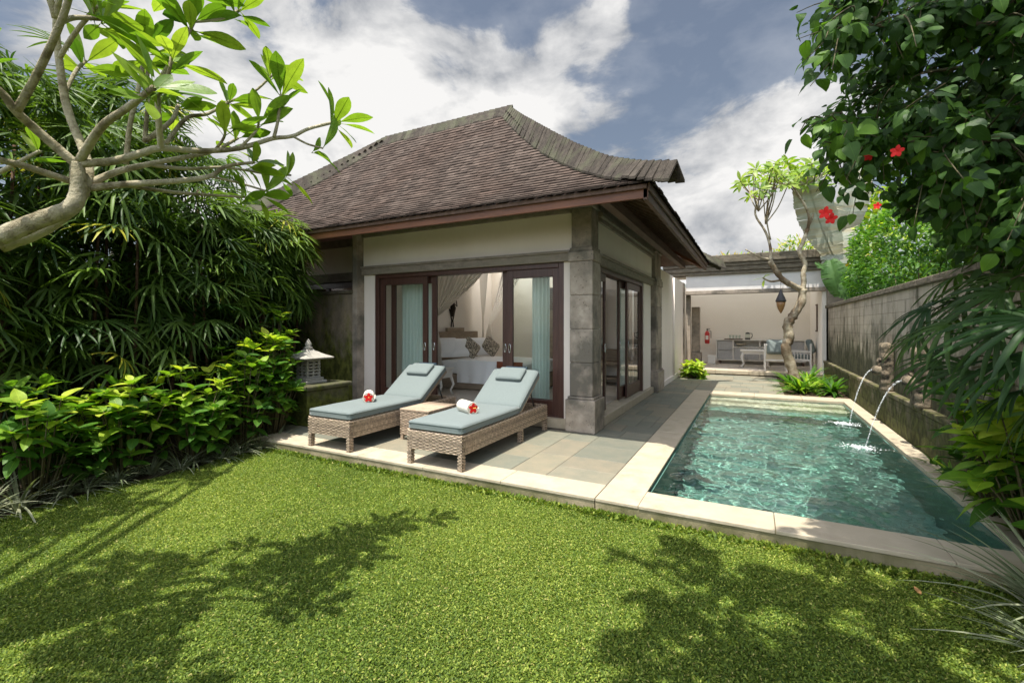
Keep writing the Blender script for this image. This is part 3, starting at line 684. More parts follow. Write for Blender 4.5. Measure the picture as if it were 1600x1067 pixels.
c = MB(); c.tube([(EX-.15, EY+.15, 3.02), (EX-1.3, EY+1.3, 3.65)], .06, 4); vc(c, 'hip_rafter', 'red_wood'); c = MB(); c.tube([(EX-.15, BY-.15, 3.02), (EX-1.3, BY-1.3, 3.65)], .06, 4)
vc(c, 'hip_rafter', 'red_wood')
# ------------------------------------------------------------ mossy wall beside the villa
c = MB(); c.box(-8.6, -6.57, 6.2, 6.5, 0, 2.1); mw = c.build('garden_wall', 'moss_wall', bevel=.02)
tag(mw, 'dark mossy garden wall standing against the villa behind the stone lantern', 'wall')
c = MB(); c.box(-8.62, -6.55, 6.16, 6.54, 2.102, 2.17); c.build('wall_cap', 'mossy_top', mw, bevel=.02)
# ------------------------------------------------------------ right garden wall
c = MB(); c.box(1.87, 2.1, -2, 15.9, -.3, 2.0)
gw = c.build('boundary_wall', 'block_wall'); tag(gw, 'long weathered stone block wall running beside the pool', 'wall')
c = MB(); c.box(1.8, 1.868, -2, 15.9, -.3, .45); c.build('wall_base', 'ledge_wall', gw, bevel=.01)
c = MB(); slabs(c, 1.785, 1.88, -2, 15.9, .452, .52, .6, 1); c.build('ledge', 'ledge_wall', gw, bevel=.012)
c = MB(); slabs(c, 1.83, 2.14, -2, 15.9, 2.002, 2.09, .6, 1); c.build('wall_cap', 'mossy_top', gw, bevel=.015)
# ------------------------------------------------------------ pavilion at the end
pav = thing('pavilion', 'open fronted lounge pavilion with a flat stone roof edge behind the pool', 'pavilion', (0, 17, 0))
QO = Vector((0, -17, 0))
def qc(mb, name, m, **k):
    mb.v = [tuple(Vector(q)+QO) for q in mb.v]; return mb.build(name, m, pav, **k)
PF = 15.7; PB = 18.95
c = MB(); slabs(c, -1.95, 1.76, PF-.12, PF+.22, .03, .14, .9, 0); qc(c, 'step', 'coping', bevel=.01)
c = MB()
for i in range(9):
    for j in range(8): c.box(-1.95+i*.42, min(-1.95+i*.42+.417, 1.78), PF+.222+j*.4, PF+.222+j*.4+.397, .02, .135, random.random())
qc(c, 'floor', 'floor_tile')
c = MB(); c.box(-2.3, 1.87, PB, PB+.12, .0, 3.0); c.box(1.76, 1.86, PF+.05, PB, .0, 3.0); c.box(-2.4, -2.3, PF, PB, 0, 3.0); qc(c, 'wall', 'plaster_in')
c = MB(); c.box(-1.9, 1.84, PF+.02, PF+.2, 2.62, 3.1); qc(c, 'front_band', 'plaster_grey')
for bx_, nm_ in (((-1.92, 1.84, PF-.03, PF+.22, 2.5, 2.618), 'stone_lintel'), ((-2.25, -1.97, PF, PF+.3, 0, 2.9), 'stone_post'), ((-1.93, -1.8, PF+.25, PF+.5, 0, 2.5), 'stone_post'), ((-1.85, -1.6, PF+1.1, PF+1.4, .6, 2.15), 'stone_post'), ((-1.9, -1.55, PF+1.05, PF+1.45, .136, .599), 'post_base')):
    c = MB(); c.box(*bx_); qc(c, nm_, 'andesite', bevel=.01)
c = MB()
c.box(-2.6, 1.95, PF-.06, PF+.3, 3.1, 3.2); c.box(-2.6, 2.0, PF-.1, PF+.3, 3.201, 3.34); c.box(-2.6, 2.05, PF-.14, PF+.3, 3.341, 3.44); c.box(-2.6, 2.1, PF-.19, PF+.3, 3.441, 3.68)
qc(c, 'roof_edge', 'mossy_top', bevel=.02)
c = MB(); c.box(-2.6, 2.1, PF+.3, PF+1.2, 3.1, 3.2); qc(c, 'roof_slab', 'ceiling_paint')
c = MB(); c.add([(-2.6, PF+1.2, 3.15), (2.1, PF+1.2, 3.15), (2.1, PB+.2, 3.15), (-2.6, PB+.2, 3.15)], [(0, 1, 2, 3)]); qc(c, 'added_fill_panel', 'frosted_dim')  # translucent roof panel added out of view to brighten the pavilion inside
c = MB(); c.box(1.87, 2.5, PF-.25, PF+.2, 0, 3.1); qc(c, 'side_pier', 'lintel_stone', bevel=.01)
# ------------------------------------------------------------ loungers
def weave(mb, O, U, V, Nn, lu, lv, row=.0165, stake=.044, amp=.0055, ph=0):
    O, U, V, Nn = Vector(O), Vector(U), Vector(V), Vector(Nn); nr = max(1, int(lv/row)); ns = max(2, int(lu/stake)*2)
    for r in range(nr):
        v0 = lv*r/nr; v1 = lv*(r+1)/nr; vs = []; fs = []; ts = []
        base = random.random()
        for i in range(ns+1):
            d = amp*math.cos(math.pi*(i*.5*2/2+r+ph)); p = O+U*(lu*i/ns)
            vs += [p+V*(v0+.0012)+Nn*(d-.002), p+V*((v0+v1)/2)+Nn*(d+.0035), p+V*(v1-.0012)+Nn*(d-.002)]
        for i in range(ns):
            a = i*3; fs += [(a, a+3, a+4, a+1), (a+1, a+4, a+5, a+2)]; t = min(1, max(0, base*.5+.25+random.uniform(-.2, .2))); ts += [t, t]
        mb.add(vs, fs, ts)
def weave_box(mb, back, x0, x1, y0, y1, z0, z1, top=False, sides='fblr', **k):
    X, Y, Zv = Vector((1, 0, 0)), Vector((0, 1, 0)), Vector((0, 0, 1)); e = .006
    back.box(x0+e, x1-e, y0+e, y1-e, z0+.002, z1-.004)
    if 'f' in sides: weave(mb, (x0, y0, z0), X, Zv, -Y, x1-x0, z1-z0, **k)
    if 'b' in sides: weave(mb, (x1, y1, z0), -X, Zv, Y, x1-x0, z1-z0, **k)
    if 'r' in sides: weave(mb, (x1, y0, z0), Y, Zv, X, y1-y0, z1-z0, **k)
    if 'l' in sides: weave(mb, (x0, y1, z0), -Y, Zv, -X, y1-y0, z1-z0, **k)
def cushion_box(lx, ly, lz, r=.03, nx=14, ny=20, puff=.012, seed=0):
    """rounded, slightly puffed and wrinkled slab, base on z=0"""
    mb = MB(); rnd = random.Random(seed); bmv = {}
    import bmesh
    bm = bmesh.new(); bmesh.ops.create_cube(bm, size=1)
    bmesh.ops.subdivide_edges(bm, edges=bm.edges, cuts=9, use_grid_fill=True)
    for v in bm.verts:
        x, y, z = v.co
        def sq(t, l):                      # push grid lines toward the rounded edges
            return math.copysign(min(.5, abs(t)**.8*.5**.2), t)
        x, y, z = sq(x, lx), sq(y, ly), sq(z, lz)
        P = Vector((x*lx, y*ly, z*lz)); cx = max(-lx/2+r, min(lx/2-r, P.x)); cy = max(-ly/2+r, min(ly/2-r, P.y)); cz = max(-lz/2+r, min(lz/2-r, P.z))
        d = P-Vector((cx, cy, cz))
        if d.length > 1e-6 and d.length > r*.2: P = Vector((cx, cy, cz))+d.normalized()*min(r, d.length)
        fx, fy = 1-abs(2*x)**4, 1-abs(2*y)**4
        if z > 0: P.z += puff*max(0, fx)*max(0, fy)
        nz = mnoise.noise(P*3.1+Vector((seed*3, 0, 0)))*.006+mnoise.noise(P*9+Vector((0, seed*7, 0)))*.0035
        P.z += nz; P.x += nz*.6; v.co = P+Vector((0, 0, lz/2))
    mb.v = [tuple(v.co) for v in bm.verts]; bm.verts.index_update(); mb.f = [tuple(v.index for v in f.verts) for f in bm.faces]; mb.t = [.5]*len(mb.f); bm.free(); return mb
def make_lounger():
    L_, W_ = 2.2, .72; root = thing('sun_lounger', '', 'sun lounger')
    f = MB(); bk = MB()
    weave_box(f, bk, 0, W_, 0, .045, .165, .365, sides='fb'); weave_box(f, bk, 0, .045, .045, L_, .165, .365, sides='lr'); weave_box(f, bk, W_-.045, W_, .045, L_, .165, .365, sides='lr'); weave_box(f, bk, 0, W_, L_-.045, L_, .165, .365, sides='fb')
    weave(f, (W_, 0, .165), (0, 1, 0), (0, 0, 1), (1, 0, 0), L_, .2); weave(f, (0, L_, .165), (0, -1, 0), (0, 0, 1), (-1, 0, 0), L_, .2)
    for (a, b) in (((0, 0), (W_, .05)), ((0, L_-.05), (W_, L_))): weave(f, (a[0], a[1], .367), (1, 0, 0), (0, 1, 0), (0, 0, 1), b[0]-a[0], b[1]-a[1])
    for xx in (0, W_-.05): weave(f, (xx+.05, .05, .367), (0, 1, 0), (-1, 0, 0), (0, 0, 1), L_-.1, .05)
    fr = f.build('frame', 'rattan', root, smooth=True)
    bk.box(.05, W_-.05, .05, 1.36, .33, .36); bk.build('inner_frame', 'rattan_back', root)
    for (x, y) in ((0, 0), (W_-.055, 0), (0, L_*.62), (W_-.055, L_*.62), (0, L_-.055), (W_-.055, L_-.055)):
        l_ = MB(); b2 = MB(); weave_box(l_, b2, x, x+.055, y, y+.055, 0, .165, stake=.02); l_.build('leg', 'rattan', root, smooth=True).name = 'leg'
        b2.build('leg_core', 'rattan_back', scene.objects[-1] if False else root)
    HY = 1.34; A = R_(35); cu = cushion_box(W_-.01, HY, .105, seed=1)
    o = cu.build('seat_cushion', 'cushion', root, smooth=True); o.location = (W_/2, HY/2, .372)
    def piping(parent, lx, ly, z):
        b = MB(); r_ = .035; P = []
        for (cx, cy, a0) in ((lx/2-r_, ly/2-r_, 0), (-lx/2+r_, ly/2-r_, 90), (-lx/2+r_, -ly/2+r_, 180), (lx/2-r_, -ly/2+r_, 270)):
            for a in (0, 30, 60, 90): P.append((cx+(r_+.001)*math.cos(R_(a0+a)), cy+(r_+.001)*math.sin(R_(a0+a)), z))
        b.tube(P+[P[0]], .0045, 6, cap=False); b.build('piping', 'cushion', parent, smooth=True)
    piping(o, W_-.01, HY, .078); piping(o, W_-.01, HY, .022)
    bl = .76; cu = cushion_box(W_-.01, bl, .1, seed=2); o = cu.build('back_cushion', 'cushion', root, smooth=True)
    Mb = Matrix.Translation((W_/2, HY+.01, .38)) @ Matrix.Rotation(A, 4, 'X') @ Matrix.Translation((0, bl/2, .0)); o.matrix_local = Mb; piping(o, W_-.01, bl, .076); piping(o, W_-.01, bl, .022)
    cu = cushion_box(.4, .25, .055, r=.022, puff=.014, seed=3); o = cu.build('head_pillow', 'cushion', root, smooth=True)
    o.matrix_local = Matrix.Translation((W_/2, HY+.01, .38)) @ Matrix.Rotation(A, 4, 'X') @ Matrix.Translation((0, bl-.17, .108))
    b = MB(); b.box(-.17, .17, -.002, .04, -.012, .012); o = b.build('pillow_strap', 'cushion_dark', root); o.matrix_local = Matrix.Translation((W_/2, HY+.01, .38)) @ Matrix.Rotation(A, 4, 'X') @ Matrix.Translation((0, bl-.005, .09))
    fr = MB(); Mf = Matrix.Translation((0, HY+.02, .365)) @ Matrix.Rotation(A, 4, 'X')
    fr.box(.03, .07, 0, bl, -.03, .0, .5, Mf); fr.box(W_-.07, W_-.03, 0, bl, -.03, .0, .5, Mf)
    for k in range(7): fr.box(.07, W_-.07, .05+k*.105, .09+k*.105, -.025, -.005, .5, Mf)
    fr.build('back_frame', 'rattan', root)
    for x in (.12, W_-.12): fr = MB(); fr.tube([(x, HY+.5, .68), (x, HY+.66, .36)], .01, 6); fr.build('prop_bar', 'black_metal', root)
    return root
lo1 = make_lounger(); lo1.location = (-3.36, 3.945, 0); lo2 = copy_tree(lo1); lo2.location = (-4.95, 3.94, 0)
lo1['label'] = 'rattan sun lounger nearest the pool, its side rail in full view'; lo2['label'] = 'rattan sun lounger beside the stone lantern, partly behind the side table'
for o in (lo1, lo2): o['group'] = 'pair of rattan sun loungers on the terrace'
# ------------------------------------------------------------ side table
st = thing('side_table', 'small square rattan side table standing between the two loungers', 'table', (-4.14, 4.72, 0))
f = MB(); b = MB(); weave_box(f, b, 0, .47, 0, .62, .07, .385); f.build('body', 'rattan', st, smooth=True); b.build('inner_box', 'rattan_back', st)
f = MB()
for k in range(6): f.box(-.005, .475, -.005+k*.105, .088+k*.105, .389, .412, random.random()*.6)
b_ = MB(); b_.box(.0, .47, 0, .62, .386, .388); b_.build('top_recess', 'rattan_back', st)
f.build('tabletop', 'rattan', st, bevel=.004)
for (x, y) in ((.0, .0), (.43, .0), (.0, .58), (.43, .58)):
    f = MB(); f.box(x+.002, x+.04, y+.002, y+.04, 0, .069); f.build('leg', 'rattan', st)
# ------------------------------------------------------------ rolled towels with hibiscus
def roll_towel():
    root = thing('rolled_towel', '', 'towel', group='rolled towels on the loungers'); mb = MB(); R0 = .072; n = 26; prof = []
    pts = []
    for k in range(n*3+1):
        a = 2*math.pi*k/n; r = .014+.0195*k/n; pts.append((r*math.cos(a), r*math.sin(a)))
    hl = .135; vs = []; fs = []
    nl = 10
    for j in range(nl+1):
        for (x, z) in pts: vs.append((x+random.uniform(-.001, .001), -hl+2*hl*j/nl+random.uniform(-.001, .001), z+R0))
    m_ = len(pts)
    for j in range(nl):
        for i in range(m_-1): fs.append((j*m_+i, j*m_+i+1, (j+1)*m_+i+1, (j+1)*m_+i))
    mb.add(vs, fs); o = mb.build('towel_roll', 'towel', root, smooth=True); s = o.modifiers.new('s', 'SOLIDIFY'); s.thickness = .011
    # flower
    fl = thing('hibiscus_flower', 'red hibiscus flower tucked in the end of a rolled towel', 'flower')
    V, Fc, _ = leaf_tpl(lambda t: .02+.34*math.sin(math.pi*min(1, t)**1.3)**.7 if t < 1 else .05, 6, -.1, .35, .03)
    ang = [2*math.pi*k/5+.3 for k in range(5)]
    inst('petals', (V, Fc), [(0, -.002, 0)]*5, [(math.cos(a), -.45, math.sin(a)) for a in ang], [(0, -1, 0)]*5, [.058]*5, [.5]*5, 'petal', fl)
    b = MB(); b.tube([(0, 0, 0), (.003, -.03, .004), (.004, -.055, .012)], [.004, .004, .006], 6); b.build('stamen', 'stamen', fl)
    return root, fl
t1, f1_ = roll_towel()
t2, f2_ = copy_tree(t1), copy_tree(f1_)
for t_, f_, loc, rz, lb in ((t1, f1_, (-2.98, 4.56, .482), .12, 'pool side lounger'), (t2, f2_, (-4.60, 4.62, .482), -.2, 'lounger next to the stone lantern')):
    t_.location = loc; t_.rotation_euler = (0, 0, rz+.95); t_['label'] = 'cream towel rolled up on the '+lb; t_['group'] = 'rolled towels on the loungers'
    f_.location = (loc[0]+.14*math.sin(rz+.95), loc[1]-.14*math.cos(rz+.95), loc[2]+.072); f_.rotation_euler = (0, 0, rz+.95)
    f_['label'] = 'red hibiscus flower in the towel on the '+lb; f_['group'] = 'hibiscus flowers in the towels'
# ------------------------------------------------------------ stone lantern
ped = thing('stone_pedestal', 'dark square stone block under the small lantern', 'pedestal', (-6.28, 5.05, 0))
b = MB(); b.box(-.4, .42, -.4, .4, 0, .53); b.build('block', 'pedestal_stone', ped, bevel=.02)
b = MB(); b.box(-.45, .46, -.44, .44, .531, .6); b.build('top_slab', 'pedestal_stone', ped, bevel=.02)
ln = thing('stone_lantern', 'pale carved stone garden lantern with slotted sides and a pointed roof', 'lantern', (-6.28, 5.0, .6)); ln.scale = (.86, .86, .95)
b = MB(); b.box(-.23, .23, -.23, .23, 0, .045); b.box(-.19, .19, -.19, .19, .046, .09); b.build('base', 'lantern_stone', ln, bevel=.008)
b = MB()
for k in range(6): 
    z = .092+k*.053
    for (x0, x1, y0, y1) in ((-.15, .15, -.15, -.11), (-.15, .15, .11, .15), (-.15, -.11, -.109, .109), (.11, .15, -.109, .109)): b.box(x0, x1, y0, y1, z, z+.026)
for (x, y) in ((-.145, -.145), (.105, -.145), (-.145, .105), (.105, .105), (-.02, -.143), (-.02, .103), (-.143, -.02), (.103, -.02)): b.box(x, x+.04, y, y+.04, .091, .395)
b.build('slotted_body', 'lantern_stone', ln, bevel=.004)
b = MB(); q = [(-.3, .4), (-.3, .425), (-.17, .49), (-.06, .56)]
vs = []; fs = []
for (r, z) in ((.31, .4), (.32, .425), (.2, .475), (.09, .535), (.055, .57)): vs += [(-r, -r, z), (r, -r, z), (r, r, z), (-r, r, z)]
for i in range(4):
    for k in range(4): fs.append((i*4+k, i*4+(k+1) % 4, (i+1)*4+(k+1) % 4, (i+1)*4+k))
fs += [(3, 2, 1, 0), (16, 17, 18, 19)]; b.add(vs, fs); b.build('roof', 'lantern_stone', ln, bevel=.006)
b = MB(); b.lathe([(.075, .571), (.08, .59), (.05, .605), (.06, .635), (.055, .66), (.03, .70), (.008, .735)], n=14); b.build('finial', 'lantern_stone', ln, smooth=True)
# ------------------------------------------------------------ wall spouts
def spout(y, label, flip):
    r = thing('water_spout', label, 'fountain', (1.87, y, .5), group='carved stone water spouts on the boundary wall')
    r.scale = (.8, .85, .85)
    b = MB(); rnd = random.Random(int(y*10))
    b.box(-.12, 0, -.28, .28, .02, .86); b.build('back_slab', 'carved', r, bevel=.03)
    b = MB(); prof = [(.09, 0), (.11, .05), (.07, .1), (.1, .13), (.105, .19), (.065, .22), (.1, .26), (.11, .34), (.07, .38), (.09, .42), (.12, .47), (.08, .53), (.11, .57), (.115, .66), (.07, .7), (.11, .75), (.1, .82), (.05, .86)]
    b.lathe([(q_*.78, z_) for q_, z_ in prof], (-.1, -.2*flip, .02), 16); b.v = [tuple(Vector(q)+mnoise.noise_vector(Vector(q)*18+Vector((y, 0, 0)))*.02) for q in b.v]; b.build('carved_pillar', 'carved', r, smooth=True)
    b = MB()
    b.lathe([(.05, -.26), (.09, -.22), (.1, -.16), (.13, -.08), (.12, 0)], (0, .1*flip, .36), 14, axis='x'); 
    for (dy, dz, rr_) in ((.06, .47, .035), (.14, .47, .035), (.1, .42, .03), (.1, .53, .06), (.04, .56, .03), (.16, .56, .03)):
        b.lathe([(rr_*.3, -rr_), (rr_*.85, -rr_*.5), (rr_, 0), (rr_*.85, rr_*.5), (rr_*.3, rr_)], (-.14, dy*flip, dz), 8)
    b.v = [tuple(Vector(q)+mnoise.noise_vector(Vector(q)*22+Vector((y, 0, 0)))*.014) for q in b.v]; b.build('carved_face', 'carved', r, smooth=True)
spout(8.95, 'carved stone spout block on the wall, the farther of the two', 1); spout(7.32, 'carved stone spout block on the wall, nearer and half hidden by palm leaves', 1)
for (p0, p1, lb) in (((1.67, 9.035, .815), (1.35, 8.9, -.05), 'thin water jet falling from the farther wall spout'), ((1.67, 7.405, .815), (1.27, 7.27, -.05), 'thin water jet falling from the nearer wall spout')):
    b = MB(); pts = []; rd = []
    for i in range(40):
        t = i/39; x = p0[0]+(p1[0]-p0[0])*t; y = p0[1]+(p1[1]-p0[1])*t; z = p0[2]-.02*t-(p0[2]-.02-p1[2])*t*t
        pts.append((x+random.uniform(-.002, .002)*t, y+random.uniform(-.002, .002)*t, z)); rd.append((.011-.004*t)*random.uniform(.7, 1.3))
    b.tube(pts, rd, 8); o = b.build('water_jet', 'stream_water', smooth=True); tag(o, lb, 'water jet', 'water jets falling into the pool')
    b = MB(); 
    for k in range(280):
        a = random.uniform(0, 6.28); rr_ = abs(random.gauss(0, .11)); s = random.uniform(.003, .013)*(1.3-rr_*3)
        if s > .002: b.lathe([(s*.3, -s*.5), (s, 0), (s*.3, s*.5)], (p1[0]-.06+rr_*1.3*math.cos(a), p1[1]+rr_*math.sin(a), -.05+abs(random.gauss(0, .008))), 6)
    o = b.build('water_splash', 'foam', smooth=True); o['kind'] = 'stuff'; tag(o, 'white splash where the '+('farther' if 'farther' in lb else 'nearer')+' jet meets the pool', 'splash', 'splashes on the pool')
# ------------------------------------------------------------ bedroom
def cloth(name, m, pA, pB, pC, pD, nu=40, nv=16, folds=9, amp=.03, parent=None, pinch=None, thick=0):
    """ruffled sheet between top edge pA-pB and bottom edge pD-pC"""
    b = MB(); A, B, C, Dd = map(Vector, (pA, pB, pC, pD)); nrm = (B-A).cross(Dd-A).normalized(); vs = []; fs = []
    ph = random.random()*6
    for j in range(nv+1):
        v = j/nv
        for i in range(nu+1):
            u = i/nu; uu = u
            if pinch: k = 1-pinch[1]*math.exp(-((v-pinch[0])/.14)**2); uu = .5+(u-.5)*k
            p = A.lerp(B, uu).lerp(Dd.lerp(C, uu), v)
            vs.append(p+nrm*(amp*math.sin(u*folds*2*math.pi+ph+.5*math.sin(v*4+u*5))*(.6+.4*v)+amp*.3*math.sin(u*folds*5+v*3)))
    for j in range(nv):
        for i in range(nu): a = j*(nu+1)+i; fs.append((a, a+1, a+nu+2, a+nu+1))
    b.add(vs, fs); return b.build(name, m, parent, smooth=True)
for i, (x0, x1, lb) in enumerate(((-5.85, -5.15, 'mint green curtain gathered at the bedside end of the glass doors'), (-3.15, -2.85, 'mint green curtain hanging behind the glass beside the corner post'), (-2.72, -2.52, 'narrow mint curtain edge tucked behind the door frame near the corner post'))):
    tag(cloth('curtain', 'curtain_mint', (x0, VY+.42, 2.4), (x1, VY+.42, 2.4), (x1, VY+.42, .2), (x0, VY+.42, .2), 90, 8, 9 if i < 1 else 5, .035), lb, 'curtain', 'mint curtains behind the front doors')
tag(cloth('curtain', 'curtain_mint', (VX-.42, 9.1, 2.3), (VX-.42, 9.7, 2.3), (VX-.42, 9.7, .2), (VX-.42, 9.1, .2), 70, 8, 8, .03), 'mint curtain seen through the side glass door facing the pool', 'curtain')
bed = thing('bed', 'large low bed with white sheets and a stepped pale wooden headboard', 'bed', (-4.95, 9.2, FZ))
BW = 1.75; HBX = -1.35
b = MB(); b.box(HBX, .95, -BW/2-.06, BW/2+.06, 0, .3); b.build('bed_base', 'bed_wood', bed, bevel=.02)
cu = cushion_box(2.15, BW, .3, r=.05, seed=5); o = cu.build('mattress', 'linen', bed, smooth=True); o.location = (-.18, 0, .3)
b = MB(); b.box(HBX-.1, HBX-.02, -BW/2-.1, BW/2+.1, 0, 1.22); b.box(HBX-.1, HBX-.02, -BW/5, BW/5, 1.221, 1.31); b.build('headboard', 'bed_wood', bed, bevel=.01)
o = cloth('white_sheet', 'linen', (-.75, -BW/2-.035, .615), (.25, -BW/2-.035, .615), (.2, -BW/2-.1, .14), (-.7, -BW/2-.1, .14), 40, 10, 3, .02, bed)
o = tag(cloth('bed_runner', 'runner', (.25, -BW/2-.02, .618), (.85, -BW/2-.02, .618), (.85, -BW/2-.05, .2), (.25, -BW/2-.05, .2), 30, 8, 2, .01), 'rust brown runner hanging over the side of the bed', 'bed runner'); o.location = (-4.95, 9.2, FZ)
def pillow(name, m, x, y, z, w_, h_, rz, lean, lb, grp):
    cu = cushion_box(w_, h_, .16, r=.07, puff=.03, seed=int(x*10+y*7)); o = cu.build(name, m, None, smooth=True)
    for v in o.data.vertices:
        fx, fy = abs(v.co.x)/(w_/2), abs(v.co.y)/(h_/2); v.co.z = .08+(v.co.z-.08)*(1-.55*max(fx, fy)**3)
    o.matrix_local = Matrix.Translation((x, y, z)) @ Matrix.Rotation(R_(64), 4, 'Z') @ Matrix.Rotation(R_(lean), 4, 'X') @ Matrix.Rotation(rz, 4, 'Z'); tag(o, lb, 'pillow', grp)
PZ = FZ+.62
pillow('pillow', 'linen', -6.15, 8.5, PZ+.22, .6, .46, 0, 68, 'white pillow propped at the front end of the headboard', 'pillows on the bed')
pillow('pillow', 'linen', -6.0, 8.78, PZ+.2, .62, .46, 0, 62, 'second white pillow, leaning on the front one', 'pillows on the bed')
pillow('pillow', 'linen', -6.0, 9.6, PZ+.2, .6, .46, 0, 64, 'white pillow between the two patterned cushions', 'pillows on the bed')
pillow('patterned_cushion', 'cush_pattern', -5.85, 9.02, PZ+.2, .42, .42, R_(45), 66, 'dark dotted diamond cushion in front of the white pillows', 'patterned cushions on the bed')
pillow('patterned_cushion', 'cush_pattern', -5.78, 9.82, PZ+.2, .42, .42, R_(45), 66, 'dark dotted diamond cushion at the far side of the bed', 'patterned cushions on the bed')
def drape(A, B, T, lb, wt=.06, wb=.3, nf=11):
    """sheer cloth hung from the line A-B, gathered at the tie T, falling to the floor"""
    A, B, T = map(Vector, (A, B, T)); b = MB(); nu = nf*8; vs = []; fs = []; toC = Vector((.5, -.8, 0)).normalized(); ax = (B-A); ax.z = 0; ax.normalize(); rows_ = 26
    for j in range(rows_+1):
        v = j/rows_
        for i in range(nu+1):
            u = i/nu
            if v < .62:
                k = v/.62; top = A.lerp(B, u); end = T+ax*((u-.5)*wt); p = top.lerp(end, k)+Vector((0, 0, -.16*math.sin(math.pi*k)*(1-abs(u-.5))))
                am = .045*(1-k)+.012
            else:
                k = (v-.62)/.38; bt = Vector((T.x, T.y, .22)); p = T.lerp(bt, k)+ax*((u-.5)*(wt+(wb-wt)*min(1, k*2.2))); am = .012+.03*min(1, k*2)
            vs.append(p+toC*(am*math.sin(u*nf*2*math.pi+.4*math.sin(v*5))))
    for j in range(rows_):
        for i in range(nu): a = j*(nu+1)+i; fs.append((a, a+1, a+nu+2, a+nu+1))
    b.add(vs, fs); o = b.build('bed_canopy_drape', 'sheer', smooth=True); tag(o, lb, 'drape', 'sheer white canopy drapes over the bed')
drape((-6.3, 8.2, 3.05), (-5.2, 9.2, 3.06), (-6.15, 8.12, 1.68), 'sheer white drape swept towards the front end of the bed')
drape((-6.25, 10.1, 3.05), (-5.5, 9.35, 3.06), (-6.15, 10.15, 1.5), 'sheer white drape tied at the far corner of the headboard')
drape((-5.1, 9.4, 3.06), (-4.6, 9.7, 3.06), (-6.0, 10.2, 1.5), 'sheer white drape crossing from the middle of the canopy to the far bed corner', nf=7)
# puppet-like wall ornament
wo = thing('wall_ornament', 'dark cut-out dancing figure hung on the wall above the bed', 'ornament', (XL+.03, 9.17, 1.93))
b = MB(); 
for p, r in ((((0, 0, -.2), (0, .02, 0), (0, 0, .12), (0, 0, .2)), [.03, .07, .05, .02]), (((0, 0, .2), (0, .02, .28), (0, .05, .36)), [.02, .05, .01])): b.tube(p, [q_*1.15 for q_ in r], 8)
b.build('body', 'ornament', wo, smooth=True)
for sg in (1, -1):
    b = MB(); b.tube([(0, 0, .15), (0, .2*sg, .05), (0, .17*sg, .22), (0, .2*sg, .24)], .012, 5); b.build('arm', 'ornament', wo)
    b = MB(); b.tube([(0, 0, -.15), (0, .12*sg, -.02), (0, .02*sg, -.3), (0, .05*sg, -.45)], .014, 5); b.build('leg', 'ornament', wo)
bt = thing('bedside_table', 'small cream bedside table with curved legs next to the bed', 'table', (-5.5, 7.35, FZ))
b = MB(); b.box(-.22, .22, -.2, .2, .34, .5); b.build('drawer_box', 'white_paint', bt, bevel=.01)
b = MB(); b.box(-.25, .25, -.23, .23, .501, .53); b.build('tabletop', 'white_paint', bt, bevel=.008)
for sx in (1, -1):
    for sy in (1, -1): b = MB(); b.tube([(.2*sx, .18*sy, .34), (.24*sx, .2*sy, .2), (.19*sx, .17*sy, .08), (.23*sx, .2*sy, 0)], [.03, .025, .018, .022], 8); b.build('leg', 'white_paint', bt, smooth=True)
wd = thing('wardrobe', 'tall slatted brown wardrobe against the back wall of the bedroom', 'wardrobe', (-4.0, YB-.35, FZ))
b = MB(); b.box(-.75, .75, -.25, .3, 0, 2.3); b.build('carcass', 'bed_wood', wd, bevel=.01)
b = MB()
for k in range(12): b.box(-.7, .7, -.29, -.26, 1.75+k*.045, 1.75+k*.045+.028)
b.build('louvre', 'brown_wood', wd)
b = MB(); 
for k in range(11): b.box(-.7+k*.128, -.7+k*.128+.12, -.275, -.255, .08, 1.7)
b.build('door_panel', 'bed_wood', wd)
ls = thing('luggage_bench', 'pale wooden luggage bench inside the side doorway', 'bench', (-2.85, YB-.4, FZ))
b = MB(); b.box(-.45, .45, -.25, .25, .45, .52); b.box(-.45, .45, -.25, .25, .12, .16); b.build('top_board', 'bed_wood', ls, bevel=.008)
b = MB(); b.box(-.45, .45, .2, .25, .52, .8); b.build('back_board', 'bed_wood', ls, bevel=.008)
for sx in (1, -1):
    for sy in (1, -1): b = MB(); b.box(.42*sx-.03, .42*sx+.03, .22*sy-.03, .22*sy+.03, 0, .45); b.build('leg', 'bed_wood', ls)
# ------------------------------------------------------------ pavilion furniture
DZ = .137
cb = thing('cabinet', 'low white cabinet with grey slatted doors along the pavilion wall', 'cabinet', (.3, 18.62, DZ))
b = MB(); b.box(-1.5, 1.3, -.2, .25, .12, .16); b.box(-1.5, 1.3, -.2, .25, .84, .88); b.box(-1.5, 1.3, .2, .25, .16, .84)
for x in (-1.5, -.95, -.1, .5, 1.25): b.box(x, x+.05, -.199, .2, .161, .839)
b.box(-.9, .45, -.199, .2, .58, .62); b.build('carcass', 'white_paint', cb, bevel=.006)
for (x0, x1, z0, z1) in ((-1.44, -.96, .17, .48), (-1.44, -.96, .5, .82), (-.89, -.5, .17, .57), (-.48, -.11, .17, .57), (-.04, .49, .17, .57), (.56, 1.24, .17, .82)):
    b = MB(); b.box(x0, x1, -.19, -.17, z0, z1); d_ = b.build('door', 'grey_weave', cb)
for x in (-1.4, 1.2): 
    b = MB(); b.box(x, x+.06, -.18, .2, 0, .12); b.build('leg', 'brown_wood', cb)
o = MB().box(-.3, .3, -.15, .15, 0, .025).build('serving_tray', 'brown_wood', bevel=.005); o.location = (-.62, 18.55, DZ+.88); tag(o, 'brown serving tray lying on the white cabinet', 'tray')
kt = thing('kettle', 'black and glass electric kettle at the end of the tray', 'kettle', (-.16, 18.55, DZ+.88))
